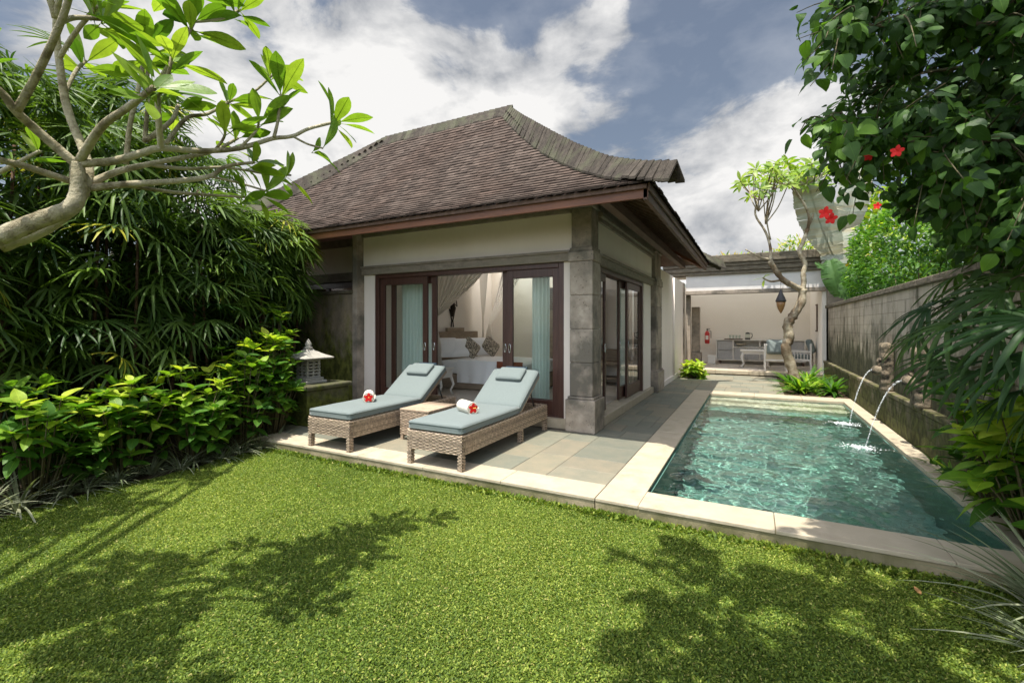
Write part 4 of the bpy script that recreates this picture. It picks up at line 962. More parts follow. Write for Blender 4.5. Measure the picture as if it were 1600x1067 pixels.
MB().lathe([(.08, 0), (.085, .05), (.08, .2), (.065, .22)], n=16).build('body', 'pane_glass', kt, smooth=True)
MB().lathe([(.084, 0), (.088, .06), (.08, .061)], n=16).build('base', 'black_metal', kt, smooth=True)
MB().lathe([(.07, .2), (.075, .23), (.03, .26)], n=16).build('lid', 'black_metal', kt, smooth=True)
MB().tube([(.06, 0, .22), (.14, 0, .22), (.15, 0, .12), (.1, 0, .04)], .012, 6).build('handle', 'black_metal', kt, smooth=True)
for k, x in enumerate((-.72, -.62, -.52, -.42)):
    o = MB().lathe([(.03, 0), (.035, .005), (.04, .13), (.037, .13), (.032, .012)], n=12).build('drinking_glass', 'pane_glass', smooth=True); o.location = (x, 18.53, DZ+.907); tag(o, 'clear drinking glass standing on the brown tray', 'glass', 'glasses on the tray')
o = MB().lathe([(.02, -.015), (.14, 0), (.15, .03), (.13, .03), (.02, .01)], n=20).build('woven_hat', 'beige_cloth', smooth=True); o.location = (-.38, 18.5, DZ+.7); tag(o, 'pink and cream basket with red centre on the cabinet shelf', 'basket')
fe = thing('fire_extinguisher', 'red fire extinguisher hanging on the pavilion wall', 'fire extinguisher', (-1.5, 18.55, .85))
MB().lathe([(.07, 0), (.085, .03), (.085, .38), (.05, .45), (.025, .47)], n=16).build('cylinder', 'ext_red', fe, smooth=True)
MB().box(-.02, .02, -.02, .02, .47, .54).box(-.02, .1, -.015, .015, .54, .56).build('valve', 'black_metal', fe)
MB().tube([(.02, 0, .5), (.13, 0, .46), (.13, 0, .2)], .012, 6).build('hose', 'black_metal', fe, smooth=True)
MB().box(-.05, .05, -.089, -.084, .15, .3).build('sticker', 'label_white', fe)
o = MB().box(-.13, .13, -.08, .08, 0, .3).build('waste_bin', 'label_white', bevel=.015); o.location = (-1.33, 18.3, DZ); tag(o, 'small white box on the pavilion floor near the extinguisher', 'box')
def armchair(name, loc, rz, lb, pil):
    r = thing(name, lb, 'armchair', loc, rz, 'white armchairs in the pavilion')
    w_, d = .62, .66                                     # back towards -y (the camera side)
    b = MB(); b.box(-w_/2, -w_/2+.05, -d/2, -d/2+.05, .0, .82); b.box(w_/2-.05, w_/2, -d/2, -d/2+.05, 0, .82); b.box(-w_/2+.05, w_/2-.05, -d/2, -d/2+.05, .76, .82); b.box(-w_/2+.05, w_/2-.05, -d/2, -d/2+.05, .3, .35)
    b.build('back_frame', 'white_paint', r, bevel=.008)
    b = MB(); b.box(-w_/2+.052, w_/2-.052, -d/2+.015, -d/2+.035, .352, .758); b.build('back_panel', 'beige_cloth', r)
    for s in (1, -1):
        b = MB(); b.box(min(s*w_/2, s*(w_/2-.05)), max(s*w_/2, s*(w_/2-.05)), d/2-.05, d/2, 0, .55); b.build('leg', 'white_paint', r, bevel=.006)
        b = MB(); x0, x1 = min(s*w_/2, s*(w_/2-.06)), max(s*w_/2, s*(w_/2-.06)); b.box(x0, x1, -d/2+.05, d/2, .551, .59)
        b.box(x0+.01, x1-.01, -d/2+.051, d/2-.051, .28, .34)
        for k in range(6): b.box(x0+.015, x1-.015, -d/2+.1+k*.085, -d/2+.125+k*.085, .34, .55)
        b.build('armrest', 'white_paint', r, bevel=.004)
    b = MB(); b.box(-w_/2+.06, w_/2-.06, -d/2+.05, d/2-.01, .28, .33); b.build('seat', 'white_paint', r)
    cu = cushion_box(w_-.14, d-.1, .12, r=.045, seed=8); o = cu.build('seat_cushion', 'grey_cushion', r, smooth=True); o.location = (0, 0, .335)
    cu = cushion_box(w_-.12, .45, .15, r=.06, puff=.03, seed=9); o = cu.build('back_cushion', 'grey_cushion', r, smooth=True)
    o.matrix_local = Matrix.Translation((0, -d/2+.13, .66+(.05 if pil else .0))) @ Matrix.Rotation(R_(75 if pil else 78), 4, 'X')
    return r
armchair('armchair', (.62, 16.35, DZ), 0, 'white armchair with a beige back panel turned to the pool, behind the crooked tree', True)
armchair('armchair', (1.33, 17.1, DZ), R_(80), 'white slat sided armchair with a plump grey back cushion by the right wall', True)
ct = thing('coffee_table', 'white coffee table with thick curved legs in the pavilion', 'table', (.08, 17.35, DZ))
MB().box(-.45, .45, -.35, .35, .52, .57).box(-.4, .4, -.3, .3, .44, .52).build('tabletop', 'white_paint', ct, bevel=.012)
for sx in (1, -1):
    for sy in (1, -1): MB().tube([(.36*sx, .26*sy, .46), (.4*sx, .3*sy, .34), (.34*sx, .25*sy, .12), (.42*sx, .3*sy, 0)], [.05, .05, .03, .04], 8).build('leg', 'white_paint', ct, smooth=True)
mr = thing('wall_mirror', 'tall narrow mirror in a dark frame on the side wall of the pavilion', 'mirror', (1.755, 16.9, 1.75))
MB().box(-.03, 0, -.16, .16, -.42, .42).build('frame', 'brown_wood', mr, bevel=.005); MB().box(-.034, -.031, -.12, .12, -.38, .38).build('mirror_glass', 'plaster', mr)
hl = thing('hanging_lantern', 'dark teardrop lantern with an amber glass tip hanging in front of the pavilion', 'lantern', (.72, 15.45, 2.28))
MB().lathe([(.008, .34), (.02, .3), (.05, .2), (.1, .08), (.13, -.0), (.12, -.03)], n=16).build('shade', 'lantern_metal', hl, smooth=True)
MB().lathe([(.11, -.03), (.1, -.12), (.07, -.22), (.03, -.3), (.008, -.34)], n=16).build('glass_tip', 'amber_glass', hl, smooth=True)
MB().tube([(0, 0, .33), (0, 0, .48), (-.0, 0, .62)], .006, 5).build('cord', 'black_metal', hl)
# ------------------------------------------------------------ plants
def whorl(P, D, n, L_, open_=(45, 95), tb=.5, tv=.2, along=.0):
    """n leaves spreading from tip P around direction D"""
    P = Vector(P); D = Vector(D).normalized(); u = D.orthogonal().normalized(); v = D.cross(u); out = []
    for k in range(n):
        a = k*2.4+random.uniform(-.3, .3); op = R_(random.uniform(*open_)); rad = u*math.cos(a)+v*math.sin(a)
        x = D*math.cos(op)+rad*math.sin(op); nrm = D*math.sin(op)-rad*math.cos(op)
        x.z += .05; out.append((tuple(P-D*along*random.random()), tuple(x), tuple(nrm+Vector((random.uniform(-.3, .3), random.uniform(-.3, .3), random.uniform(-.1, .5)))), L_*random.uniform(.65, 1.1), min(1, max(0, random.gauss(tb, tv)))))
    return out
def leaves(name, tpl, W, m, parent):
    a = list(zip(*W)); return inst(name, tpl, a[0], a[1], a[2], a[3], a[4], m, parent)
# ---- near frangipani
def frangipani_near():
    r = thing('frangipani_tree', 'bare limbed frangipani leaning in from the upper left over the lawn', 'tree', at(-140, 560, 2.2))
    r.location.z = LZ; off = Vector(r.location); tr = MB(); W = []
    def br(nodes, r0, r1, tip=None, n=9, L_=.25, k=5):
        n = max(4, int(n*.95)); L_ *= 1.04; r0 *= .88; r1 *= .88
        pts = [at(*q) for q in nodes]; rad = [r0+(r1-r0)*i/(len(pts)-1) for i in range(len(pts))]; P, rd = spline(pts, rad, k)
        tr.tube([p-off for p in P], rd, 9, random.random(), wob=.05)
        if tip: W.extend(whorl(P[-1]-off, (P[-1]-P[-3]).normalized()+Vector((0, 0, .7)), n, L_, (28, 88), along=.09, tb=.58))
        return P
    tr.tube([p for p in spline([Vector((0, 0, 0)), Vector((.05, .03, .5)), Vector((.1, .05, 1.1)), at(-60, 400, 2.2)-off, at(0, 370, 2.25)-off], [.095, .08, .068, .054, .047], 5)[0]], spline([Vector((0, 0, 0))]*5, [.095, .08, .068, .054, .047], 5)[1], 12, .5, wob=.05)
    br([(0, 370, 2.25), (60, 345, 2.3), (110, 325, 2.33), (122, 300, 2.35), (122, 275, 2.35), (121, 255, 2.35)], .05, .034)
    br([(0, 385, 2.35), (60, 362, 2.42), (100, 335, 2.45), (130, 300, 2.4)], .04, .035)
    br([(126, 305, 2.37), (138, 280, 2.4), (134, 244, 2.45), (106, 173, 2.5), (92, 90, 2.45), (88, 30, 2.4), (98, -25, 2.35)], .03, .014, 1)
    br([(120, 258, 2.35), (59, 205, 2.25), (24, 173, 2.15), (0, 142, 2.1), (-60, 90, 2.0)], .026, .016, 1, 10)
    br([(27, 172, 2.15), (59, 114, 2.12), (95, 35, 2.05), (112, -20, 2.0)], .02, .014, 1)
    br([(124, 252, 2.35), (157, 200, 2.25), (197, 170, 2.15), (240, 137, 2.05)], .024, .014, 1, 13, .24)
    br([(124, 256, 2.35), (177, 252, 2.4), (220, 240, 2.45), (252, 232, 2.5), (315, 236, 2.7), (374, 232, 2.85), (425, 217, 3.0), (457, 213, 3.1), (484, 201, 3.15), (528, 190, 3.2)], .024, .011, 1, 10, .27)
    br([(252, 232, 2.5), (248, 190, 2.4), (246, 145, 2.35)], .018, .014, 1, 8, .23)
    br([(428, 215, 3.0), (434, 190, 3.0), (439, 148, 3.0)], .013, .009, 1, 7, .26)
    br([(138, 288, 2.4), (185, 268, 2.5), (236, 256, 2.65), (299, 244, 2.8), (335, 236, 2.9), (372, 216, 3.0)], .022, .01, 1, 7)
    br([(142, 294, 2.4), (189, 289, 2.45), (276, 283, 2.6), (327, 276, 2.75), (354, 260, 2.85), (398, 254, 2.95)], .023, .01, 1, 8, .24)
    br([(189, 289, 2.45), (276, 301, 2.7), (330, 305, 2.85), (392, 309, 3.0)], .013, .008, 1, 7, .22)
    br([(236, 258, 2.65), (291, 264, 2.8), (354, 262, 3.0), (417, 272, 3.15), (455, 274, 3.25)], .013, .007, 1, 7, .24)
    br([(197, 257, 2.5), (203, 197, 2.5), (218, 130, 2.55), (228, 79, 2.6)], .015, .011, 1, 9, .24)
    br([(226, 222, 2.55), (231, 157, 2.6), (230, 87, 2.7)], .013, .01, 1, 7, .24)
    br([(228, 220, 2.55), (268, 189, 2.7), (278, 165, 2.8)], .017, .011, 1, 8, .22)
    br([(260, 224, 2.6), (291, 185, 2.75), (325, 178, 2.9), (360, 158, 3.0)], .014, .01, 1, 8, .22)
    br([(112, 284, 2.37), (39, 260, 2.2), (-10, 247, 2.1), (-90, 215, 1.95)], .02, .014, 1, 9)
    br([(-30, 285, 2.5), (20, 258, 2.55), (63, 236, 2.6)], .013, .01, 1, 8, .2)
    br([(95, 35, 2.05), (118, 28, 2.1), (170, 31, 2.2)], .014, .011, 1, 10, .25)
    br([(92, 92, 2.45), (118, 51, 2.4), (152, 10, 2.35)], .014, .011, 1, 10, .25)
    br([(100, 150, 2.5), (118, 112, 2.6), (134, 96, 2.7)], .012, .01, 1, 9, .22)
    br([(240, 140, 2.3), (283, 72, 2.5), (303, 34, 2.6)], .013, .011, 1, 12, .26)
    br([(303, 34, 2.6), (300, 10, 2.6), (290, -20, 2.6)], .012, .01, 1, 10, .25)
    br([(355, 160, 3.0), (395, 145, 3.05), (425, 118, 3.1)], .01, .008, 1, 8, .24)
    br([(374, 232, 2.85), (400, 205, 2.9), (405, 185, 2.95)], .01, .008, 1, 7, .25)
    br([(457, 213, 3.1), (480, 225, 3.15), (505, 232, 3.2)], .009, .007, 1, 6, .24)
    br([(335, 236, 2.9), (350, 215, 2.85), (352, 195, 2.85)], .01, .008, 1, 7, .25)
    br([(327, 276, 2.75), (370, 285, 2.9), (420, 300, 3.05)], .009, .007, 1, 7, .25)
    br([(303, 34, 2.6), (345, 30, 2.7), (375, 15, 2.8)], .01, .008, 1, 9, .26)
    br([(246, 150, 2.35), (262, 118, 2.3), (268, 90, 2.3)], .011, .009, 1, 9, .26)
    # limbs above the frame, part of the same crown
    br([(88, 30, 2.4), (60, -90, 2.3), (90, -230, 2.3)], .02, .012, 1, 12)
    br([(112, -20, 2.0), (190, -130, 2.1), (260, -220, 2.3)], .018, .012, 1, 12)
    br([(-60, 90, 2.0), (-170, 0, 1.9), (-260, -60, 1.9)], .018, .012, 1, 12)
    tr.build('trunk', 'bark', r, smooth=True); leaves('crown', LEAF['frangi'], W, 'leaf_frangi', r)
frangipani_near()
# ---- far frangipani
def frangipani_far():
    T = 12.33; r = thing('frangipani_tree', 'small crooked frangipani with a knobbly pale trunk growing at the far end of the pool', 'tree', at(1243, 602, T)); r.location.z = -.02
    off = Vector(r.location); tr = MB(); W = []
    def br(nodes, r0, r1, tip=False, dt=0, k=4, n=9):
        pts = [at(q[0], q[1], T+(q[2] if len(q) > 2 else dt*i/(len(nodes)-1))) for i, q in enumerate(nodes)]; rad = [r0+(r1-r0)*i/(len(pts)-1) for i in range(len(pts))]
        P, rd = spline(pts, rad, k)
        if r0 > .05: rd = [q*random.uniform(.88, 1.15) for q in rd]
        tr.tube([p-off for p in P], rd, 9, random.random(), wob=.08)
        if tip: W.extend(whorl(P[-1]-off, Vector((P[-1]-P[-3])).normalized()+Vector((0, 0, .4)), n, .3, (50, 100), along=.08, tb=.72))
        return P[-1]
    br([(1243, 602), (1238, 578), (1228, 545), (1233, 528), (1231, 507), (1241, 491), (1252, 472), (1254, 452)], .13, .1, k=5)
    br([(1254, 453), (1241, 447), (1223, 437), (1210, 420), (1203, 408)], .085, .06)
    br([(1203, 409), (1204, 388), (1196, 362), (1180, 335), (1185, 312)], .04, .022, dt=.5)
    br([(1254, 453), (1256, 440), (1255, 427), (1258, 411), (1249, 394), (1255, 378), (1262, 358)], .07, .045)
    br([(1262, 358), (1264, 338), (1254, 315), (1238, 290)], .04, .022, dt=-.4)
    br([(1223, 437), (1205, 440), (1192, 434)], .03, .02, True, n=5); br([(1262, 358), (1272, 325), (1262, 280)], .03, .018)
    br([(1201, 405), (1188, 402), (1165, 390)], .03, .018)
    rnd = random.Random(5)
    for (sx, sy) in ((1185, 312), (1185, 330), (1238, 290), (1262, 285), (1254, 315), (1196, 350)):
        for k in range(7):
            px = min(1292, max(1152, sx+rnd.gauss(0, 24))); py = rnd.uniform(250, 292)+abs(px-1225)*.28
            if py > sy-12: py = sy-rnd.uniform(12, 30)
            br([(sx, sy, 0), ((sx+px)/2+rnd.uniform(-5, 5), (sy+py)/2+6, rnd.uniform(-.4, .4)), (px, py, rnd.uniform(-.9, .9))], .017, .011, True, n=8)
    br([(1204, 375), (1198, 340), (1208, 305), (1202, 285)], .02, .014, True)
    tr.build('trunk', 'bark_pale', r, smooth=True); leaves('crown', LEAF['narrow'][0:2] and leaf_tpl(oval(.15, .55, .8), 5, .2, .25), W, 'leaf_frangi', r)
    hl.location = at(1220, 470, T)
frangipani_far()
# ---- fan palms in clumps
def lady_palm(x, y, top, rad, nf, label, group, ncane=5, fs=.42, tb=.35, low=.9, bright=0, seed=0, face=None):
    rs = np.random.default_rng(seed+100); r = thing('lady_palm', label, 'palm', (x, y, LZ), 0, group); r.location.z = LZ
    Pz = low+(top-low)*rs.random(nf)**.8; a = rs.uniform(0, 2*np.pi, nf); rr_ = rad*np.sqrt(rs.uniform(.15, 1, nf))*(1-.45*((Pz-low)/(top-low))**3)
    P = np.stack([rr_*np.cos(a), rr_*np.sin(a), Pz-LZ], 1); el = R_(1)*rs.uniform(-35, 30, nf)
    a2 = a+rs.normal(0, .5, nf); X = np.stack([np.cos(a2)*np.cos(el), np.sin(a2)*np.cos(el), np.sin(el)], 1); Nn = np.stack([-np.cos(a2)*.2, -np.sin(a2)*.2, np.ones(nf)], 1)+rs.normal(0, .3, (nf, 3))
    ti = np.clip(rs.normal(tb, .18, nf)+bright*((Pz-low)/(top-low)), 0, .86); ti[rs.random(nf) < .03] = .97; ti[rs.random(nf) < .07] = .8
    inst('fronds', FANS, P, X, Nn, fs*rs.uniform(.75, 1.15, nf), ti, 'leaf_palm', r, rs.integers(0, 3, nf))
    for k in range(ncane):
        ca = rs.uniform(0, 6.28); cr = rad*.5*rs.random(); lean = rs.normal(0, .12, 2); h = top*rs.uniform(.6, .9)
        b = MB(); b.tube([(cr*math.cos(ca), cr*math.sin(ca), 0), (cr*math.cos(ca)+lean[0]*.5, cr*math.sin(ca)+lean[1]*.5, h*.5), (cr*math.cos(ca)+lean[0], cr*math.sin(ca)+lean[1], h)], [.022, .02, .015], 7, wob=.12); b.build('cane', 'cane', r, smooth=True)
    return r
LPG = 'lady palms in the tall hedge on the left'
palms = [(-6.5, 1.0, 3.3, 'lady palm clump at the left edge of the photo, its canes standing bare below'), (-6.9, 1.9, 4.3, 'lady palm clump behind the curving frangipani trunk'), (-6.6, 2.7, 4.1, 'lady palm clump with tall reddish canes in the middle of the hedge'),
         (-7.2, 3.3, 4.9, 'tallest lady palm clump, its fans standing against the sky'), (-6.55, 3.6, 3.4, 'lady palm clump over the brightest shrub leaves'), (-6.7, 4.5, 3.3, 'lady palm clump near the end of the hedge'), (-6.85, 5.0, 2.75, 'last lady palm clump, hanging in front of the mossy wall')]
for i, (x, y, tp, lb) in enumerate(palms): lady_palm(x-.3, y, tp, .72 if i < 5 else .5, 210 if i < 6 else 150, lb, LPG, ncane=4, low=.8 if i < 5 else 1.75, tb=.33, bright=.12, seed=i)
for i, (x, y, tp) in enumerate(((-7.9, .4, 3.9), (-8.1, 1.7, 4.8), (-8.2, 2.9, 5.3), (-8.0, 4.2, 4.6), (-7.9, 5.3, 3.2), (-7.3, .0, 3.2))):
    lady_palm(x-.2, y, tp, 1.0, 170, 'lady palm clump of the dark back row, hidden behind the front clumps', 'lady palms of the back row', ncane=3, fs=.46, low=.4, tb=.2, seed=20+i)
o = lady_palm(-7.0, 5.0, 3.3, .5, 80, 'yellow tipped lady palm fans at the top right end of the hedge', LPG, ncane=2, fs=.4, low=2.7, tb=.76, bright=.2, seed=41)
# dark backing hedge
def bush(name, label, cat, loc, rx, ry, z0, z1, n, tpl, L_, m, tb=.4, tv=.18, group=None, top=.25, stems=6, seed=0, shell=.55, updroop=0):
    rs = np.random.default_rng(seed+500); r = thing(name, label, cat, loc, 0, group)
    d = rs.normal(size=(n, 3)); d /= np.linalg.norm(d, axis=1, keepdims=True); q = rs.uniform(shell, 1, n)[:, None]**.6
    lump = 1+.16*np.sin(d[:, 0:1]*5+seed)*np.sin(d[:, 1:2]*6+1)+.12*np.sin(d[:, 2:3]*9+d[:, 0:1]*4+seed)
    P = d*q*lump*np.array([rx, ry, (z1-z0)/2])+np.array([0, 0, (z0+z1)/2])
    X = d+rs.normal(0, .6, (n, 3)); X[:, 2] -= updroop; Nn = d*.6+np.array([0, 0, .8])+rs.normal(0, .35, (n, 3))
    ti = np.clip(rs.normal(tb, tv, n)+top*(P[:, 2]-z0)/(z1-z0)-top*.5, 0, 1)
    inst('foliage', tpl, P, X, Nn, L_*rs.uniform(.6, 1.15, n), ti, m, r)
    b = MB(); 
    for k in range(stems):
        a = rs.uniform(0, 6.28); b.tube([(.06*math.cos(a), .06*math.sin(a), 0), (rx*.3*math.cos(a), ry*.3*math.sin(a), (z0+z1)*.3), (rx*.6*math.cos(a), ry*.6*math.sin(a), (z0+z1)*.52)], [.02, .015, .008], 6)
    if stems: b.build('stems', 'twig', r, smooth=True)
    return r
# leafy shrubs of the front row: shoots with whorls of big leaves
def shoot_shrub(x, y, h, rad, ns, label, group, L_=.19, seed=0, z0=LZ, tb=.45, low=.25):
    rs = random.Random(seed+900); r = thing('leafy_shrub', label, 'shrub', (x, y, z0), 0, group); W = []; b = MB()
    for k in range(ns):
        a = rs.uniform(0, 6.28); q = rad*math.sqrt(rs.uniform(.05, 1)); zz = h*(low+(1-low)*rs.random()**.7)*(1-.25*(q/rad)**2); tip = Vector((q*math.cos(a), q*math.sin(a), zz))
        bs = Vector((q*.3*math.cos(a), q*.3*math.sin(a), 0)); b.tube([bs, bs.lerp(tip, .6)+Vector((0, 0, .05)), tip], [.009, .006, .004], 5)
        dr = (tip-bs).normalized()+Vector((rs.uniform(-.3, .3), rs.uniform(-.3, .3), .3)); br_ = rs.random()
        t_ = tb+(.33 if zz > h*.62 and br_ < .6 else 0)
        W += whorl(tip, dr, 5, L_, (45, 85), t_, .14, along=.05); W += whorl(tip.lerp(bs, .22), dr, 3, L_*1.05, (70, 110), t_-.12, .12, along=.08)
    b.build('stems', 'twig', r, smooth=True); leaves('foliage', [LEAF['oval']], W, 'leaf_shrub', r); return r
SG = 'broad leaved shrubs in front of the lady palms'
for i, (x, y, h, rd, ns, lb) in enumerate(((-6.1, 1.05, .75, .35, 16, 'low leafy shrub cut by the left edge of the photo'), (-6.05, 1.75, 1.2, .42, 30, 'leafy shrub standing behind the palest grass tuft'), (-6.1, 2.45, 1.15, .42, 32, 'leafy shrub with a bright yellow leaf cluster at its front'),
        (-6.05, 3.1, 1.2, .42, 36, 'leafy shrub in the middle of the shrub row'), (-6.1, 3.75, 1.45, .44, 46, 'tall bright leafy shrub in the right half of the row'), (-6.15, 4.2, 1.6, .36, 42, 'leafy shrub with yellow green leaves just before the terrace edge'), (-6.55, 4.5, 2.0, .26, 36, 'tallest leafy shrub, reaching up the mossy wall beside the lantern'), (-6.35, 2.1, .9, .35, 18, 'dark low shrub tucked behind the front row'))):
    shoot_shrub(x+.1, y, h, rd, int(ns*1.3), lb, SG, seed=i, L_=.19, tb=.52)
def tuft(x, y, n, L_, label, group, tb=.5, seed=0, z=LZ, name='grass_tuft', mt='leaf_grey', wd=.026):
    rs = np.random.default_rng(seed+50); r = thing(name, label, 'grass tuft', (x, y, z), 0, group); V, Fc, _ = leaf_tpl(lambda t: wd*(1-t)**.6+.002, 7, .3, .75)
    a = rs.uniform(0, 6.28, n); el = R_(1)*rs.uniform(30, 82, n); P = np.stack([.04*np.cos(a)*rs.random(n)*2, .04*np.sin(a)*2*rs.random(n), np.zeros(n)], 1)
    X = np.stack([np.cos(a)*np.cos(el), np.sin(a)*np.cos(el), np.sin(el)], 1); Nn = np.stack([-np.cos(a)*np.sin(el), -np.sin(a)*np.sin(el), np.cos(el)], 1)
    inst('blades', (V, Fc), P, X, Nn, L_*rs.uniform(.5, 1.15, n), np.clip(rs.normal(tb, .2, n), 0, 1), mt, r); return r
ORD = 'first second third fourth fifth sixth seventh eighth ninth tenth eleventh twelfth thirteenth'.split()
for i in range(13):
    y = 1.15+i*.245+random.uniform(-.05, .05)
    tuft(-5.84+random.uniform(-.06, .06), y, 55, .42 if i < 3 else .34, 'pale striped grass tuft nearest the camera on the bed edge' if i == 0 else ORD[i]+' striped grass tuft along the bed edge, counting from the left edge of the photo', 'striped grass tufts along the bed edge', tb=.75 if i < 3 else .45, seed=i)
for i, (y, s_) in enumerate(((4.65, .24), (5.05, .2), (5.5, .26), (6.1, .18), (6.6, .16))):
    tuft(1.76, y, 26, s_, ORD[i]+' small green weed at the foot of the mossy boundary wall, counting from the camera', 'weeds along the foot of the boundary wall', .5, 120+i, z=0, name='wall_weed', mt='leaf_shrub', wd=.1)
# ---- hibiscus from the right
def poly_px(poly, n, rs):
    xs = [p[0] for p in poly]; ys = [p[1] for p in poly]; out = []
    while len(out) < n:
        x, y = rs.uniform(min(xs), max(xs)), rs.uniform(min(ys), max(ys)); c_ = False; j = len(poly)-1
        for i in range(len(poly)):
            if (poly[i][1] > y) != (poly[j][1] > y) and x < (poly[j][0]-poly[i][0])*(y-poly[i][1])/(poly[j][1]-poly[i][1])+poly[i][0]: c_ = not c_
            j = i
        if c_: out.append((x, y))
    return out
def hibiscus():
    rs = random.Random(77); r = thing('hibiscus_tree', 'large dark hibiscus with red flowers arching in from the right', 'tree', (2.45, 3.2, LZ)); off = Vector(r.location); tr = MB(); W = []
    trunk, rd = spline([Vector((0, 0, 0)), Vector((.05, -.1, 1)), Vector((-.1, .1, 2)), Vector((-.2, .1, 3)), Vector((-.1, .2, 4.2))], [.09, .075, .06, .045, .02], 5); tr.tube(trunk, rd, 10, wob=.05)
    limbs = list(trunk)
    for (px, py, t) in ((1330, 40, 2.8), (1330, 220, 3.0), (1400, 120, 3.4), (1500, 40, 3.2), (1500, 220, 3.6), (1420, 330, 3.6), (1560, 350, 3.4), (1400, -200, 3), (1550, -350, 3), (1250, -300, 3), (1300, -600, 3)):
        tip = at(px, py, t)-off; base = trunk[min(len(trunk)-1, max(6, int((tip.z-.8)/4.2*len(trunk))))]; P, rr_ = spline([base, base.lerp(tip, .35)+Vector((.05, .1, .25)), base.lerp(tip, .7)+Vector((-.05, .1, .15)), tip], [.03, .022, .014, .006], 6); tr.tube(P, rr_, 6, wob=.1); limbs += P[4:]
    def spray(px, py, t, n, L_=.1, tb=.35):
        tip = at(px, py, t)-off; base = min(limbs, key=lambda p: (p-tip).length); mid = base.lerp(tip, .5)+Vector((rs.uniform(-.08, .08), rs.uniform(-.08, .08), rs.uniform(.0, .14)))
        P, rr_ = spline([base, mid, tip], [.006, .004, .002], 5); tr.tube(P, rr_, 4)
        for k in range(n):
            f = max(.1, 1-.6*(k/n)-.2*rs.random()); i = min(len(P)-2, int(f*(len(P)-1))); p = P[i].lerp(P[i+1], rs.random()); d = (P[i+1]-P[i]).normalized()
            sd = Vector((rs.uniform(-1, 1), rs.uniform(-1, 1), rs.uniform(-1.1, .2))).normalized(); x = (d*.3+sd); W.append((tuple(p+sd*rs.uniform(.02, .09)), tuple(x), (rs.uniform(-.9, .3), rs.uniform(-1.4, .1), .7), L_*rs.uniform(.5, 1.1), min(1, max(0, rs.gauss(tb, .22)))))
    poly = [(1300, -40), (1262, 30), (1258, 90), (1300, 140), (1275, 190), (1285, 240), (1310, 300), (1345, 325), (1420, 350), (1470, 410), (1620, 450), (1660, -60)]
    for (px, py) in poly_px(poly, 340, rs): spray(px, py, rs.uniform(2.4, 4.2), 23, .085)
    for (px, py) in poly_px([(1420, -60), (1440, 370), (1680, 450), (1700, -80)], 200, rs): spray(px, py, rs.uniform(2.0, 4.6), 26, .088, .25)
    for (px, py, t) in ((1245, 62, 2.3), (1258, 95, 2.4), (1250, 205, 2.5), (1266, 135, 2.4), (1262, 200, 2.6), (1290, 60, 2.2), (1300, 110, 2.2), (1245, 20, 2.6), (1300, 180, 2.3), (1300, 30, 2.2), (1318, 215, 2.3), (1280, 260, 2.7), (1275, 300, 2.8), (1330, 350, 3.), (1285, 225, 2.5)): spray(px, py, t, 12, .105, .55)
    # what hangs out of frame above
    for k in range(90): spray(rs.uniform(1150, 1750), rs.uniform(-900, -60), rs.uniform(2.2, 4.2), 20, .1)
    tr.build('trunk', 'twig', r, smooth=True); leaves('crown', [LEAF['hib']], W, 'leaf_hib', r)
    V, Fc, _ = leaf_tpl(lambda t: .02+.34*math.sin(math.pi*min(1, t)**1.3)**.7 if t < 1 else .05, 6, -.1, .35, .03)
    for (px, py, t, s) in ((1290, 333, 2.6, .036), (1402, 237, 2.3, .03), (1371, 322, 2.5, .02), (1358, 245, 2.6, .026), (1299, 342, 2.65, .034)):
        P = at(px, py, t)-off; d = Vector((-.5, -1, .1)); u = d.orthogonal().normalized(); v = d.normalized().cross(u)
        inst('flower', (V, Fc), [tuple(P)]*5, [tuple(d*.5+u*math.cos(a)+v*math.sin(a)) for a in [2*math.pi*k/5 for k in range(5)]], [tuple(d)]*5, [s]*5, [.5]*5, 'petal', r)
hibiscus()
# ---- lady palm on the right, its big fans hanging over the pool edge
def right_palm():
    rs = random.Random(31); r = thing('fan_palm', 'dark fan leaved palm hanging over the right side of the pool', 'palm', (1.95, 2.9, LZ)); off = Vector(r.location); b = MB(); A = []; 
    tr = spline([Vector((0, 0, 0)), Vector((.0, .05, .9)), Vector((-.05, .1, 1.7)), Vector((0, .1, 2.4))], [.04, .035, .03, .02], 5); b.tube(tr[0], tr[1], 8)
    spots = [(1455, 480, 3.0, .4), (1470, 560, 2.9, .34), (1440, 520, 3.2, .34), (1520, 575, 2.7, .36), (1488, 505, 2.6, .36), (1510, 470, 2.9, .38), (1570, 455, 2.5, .4), (1565, 520, 2.4, .36), (1600, 430, 2.7, .42), (1500, 430, 3.3, .4), (1610, 560, 2.3, .4), (1620, 500, 2.2, .42), (1600, 610, 2.6, .36), (1650, 620, 2.3, .4), (1545, 430, 3.0, .42), (1610, 390, 2.9, .45), (1590, 560, 2.8, .36), (1640, 470, 2.5, .45), (1560, 480, 3.1, .4)]
    for (px, py, t, s) in spots:
        P = at(px, py, t)-off; base = tr[0][min(len(tr[0])-1, 6+rs.randrange(8))]; b.tube([base, base.lerp(P, .5)+Vector((0, 0, .1)), P], [.008, .006, .004], 5)
        x = (P-base); x.z *= .3; x = x.normalized()+Vector((rs.uniform(-.35, .1), rs.uniform(-.3, .3), rs.uniform(-.5, .0)))
        A.append((tuple(P), tuple(x), (rs.uniform(-.5, .2), -.8+rs.uniform(-.3, .5), 1), s*1.0, min(.8, max(0, rs.gauss(.16, .12)))))
    b.build('stems', 'twig', r, smooth=True); leaves('fronds', [fan_tpl(15, 210, .036, .3, 6, 4), fan_tpl(12, 180, .04, .42, 6, 5)], A, 'leaf_palm', r)
right_palm()
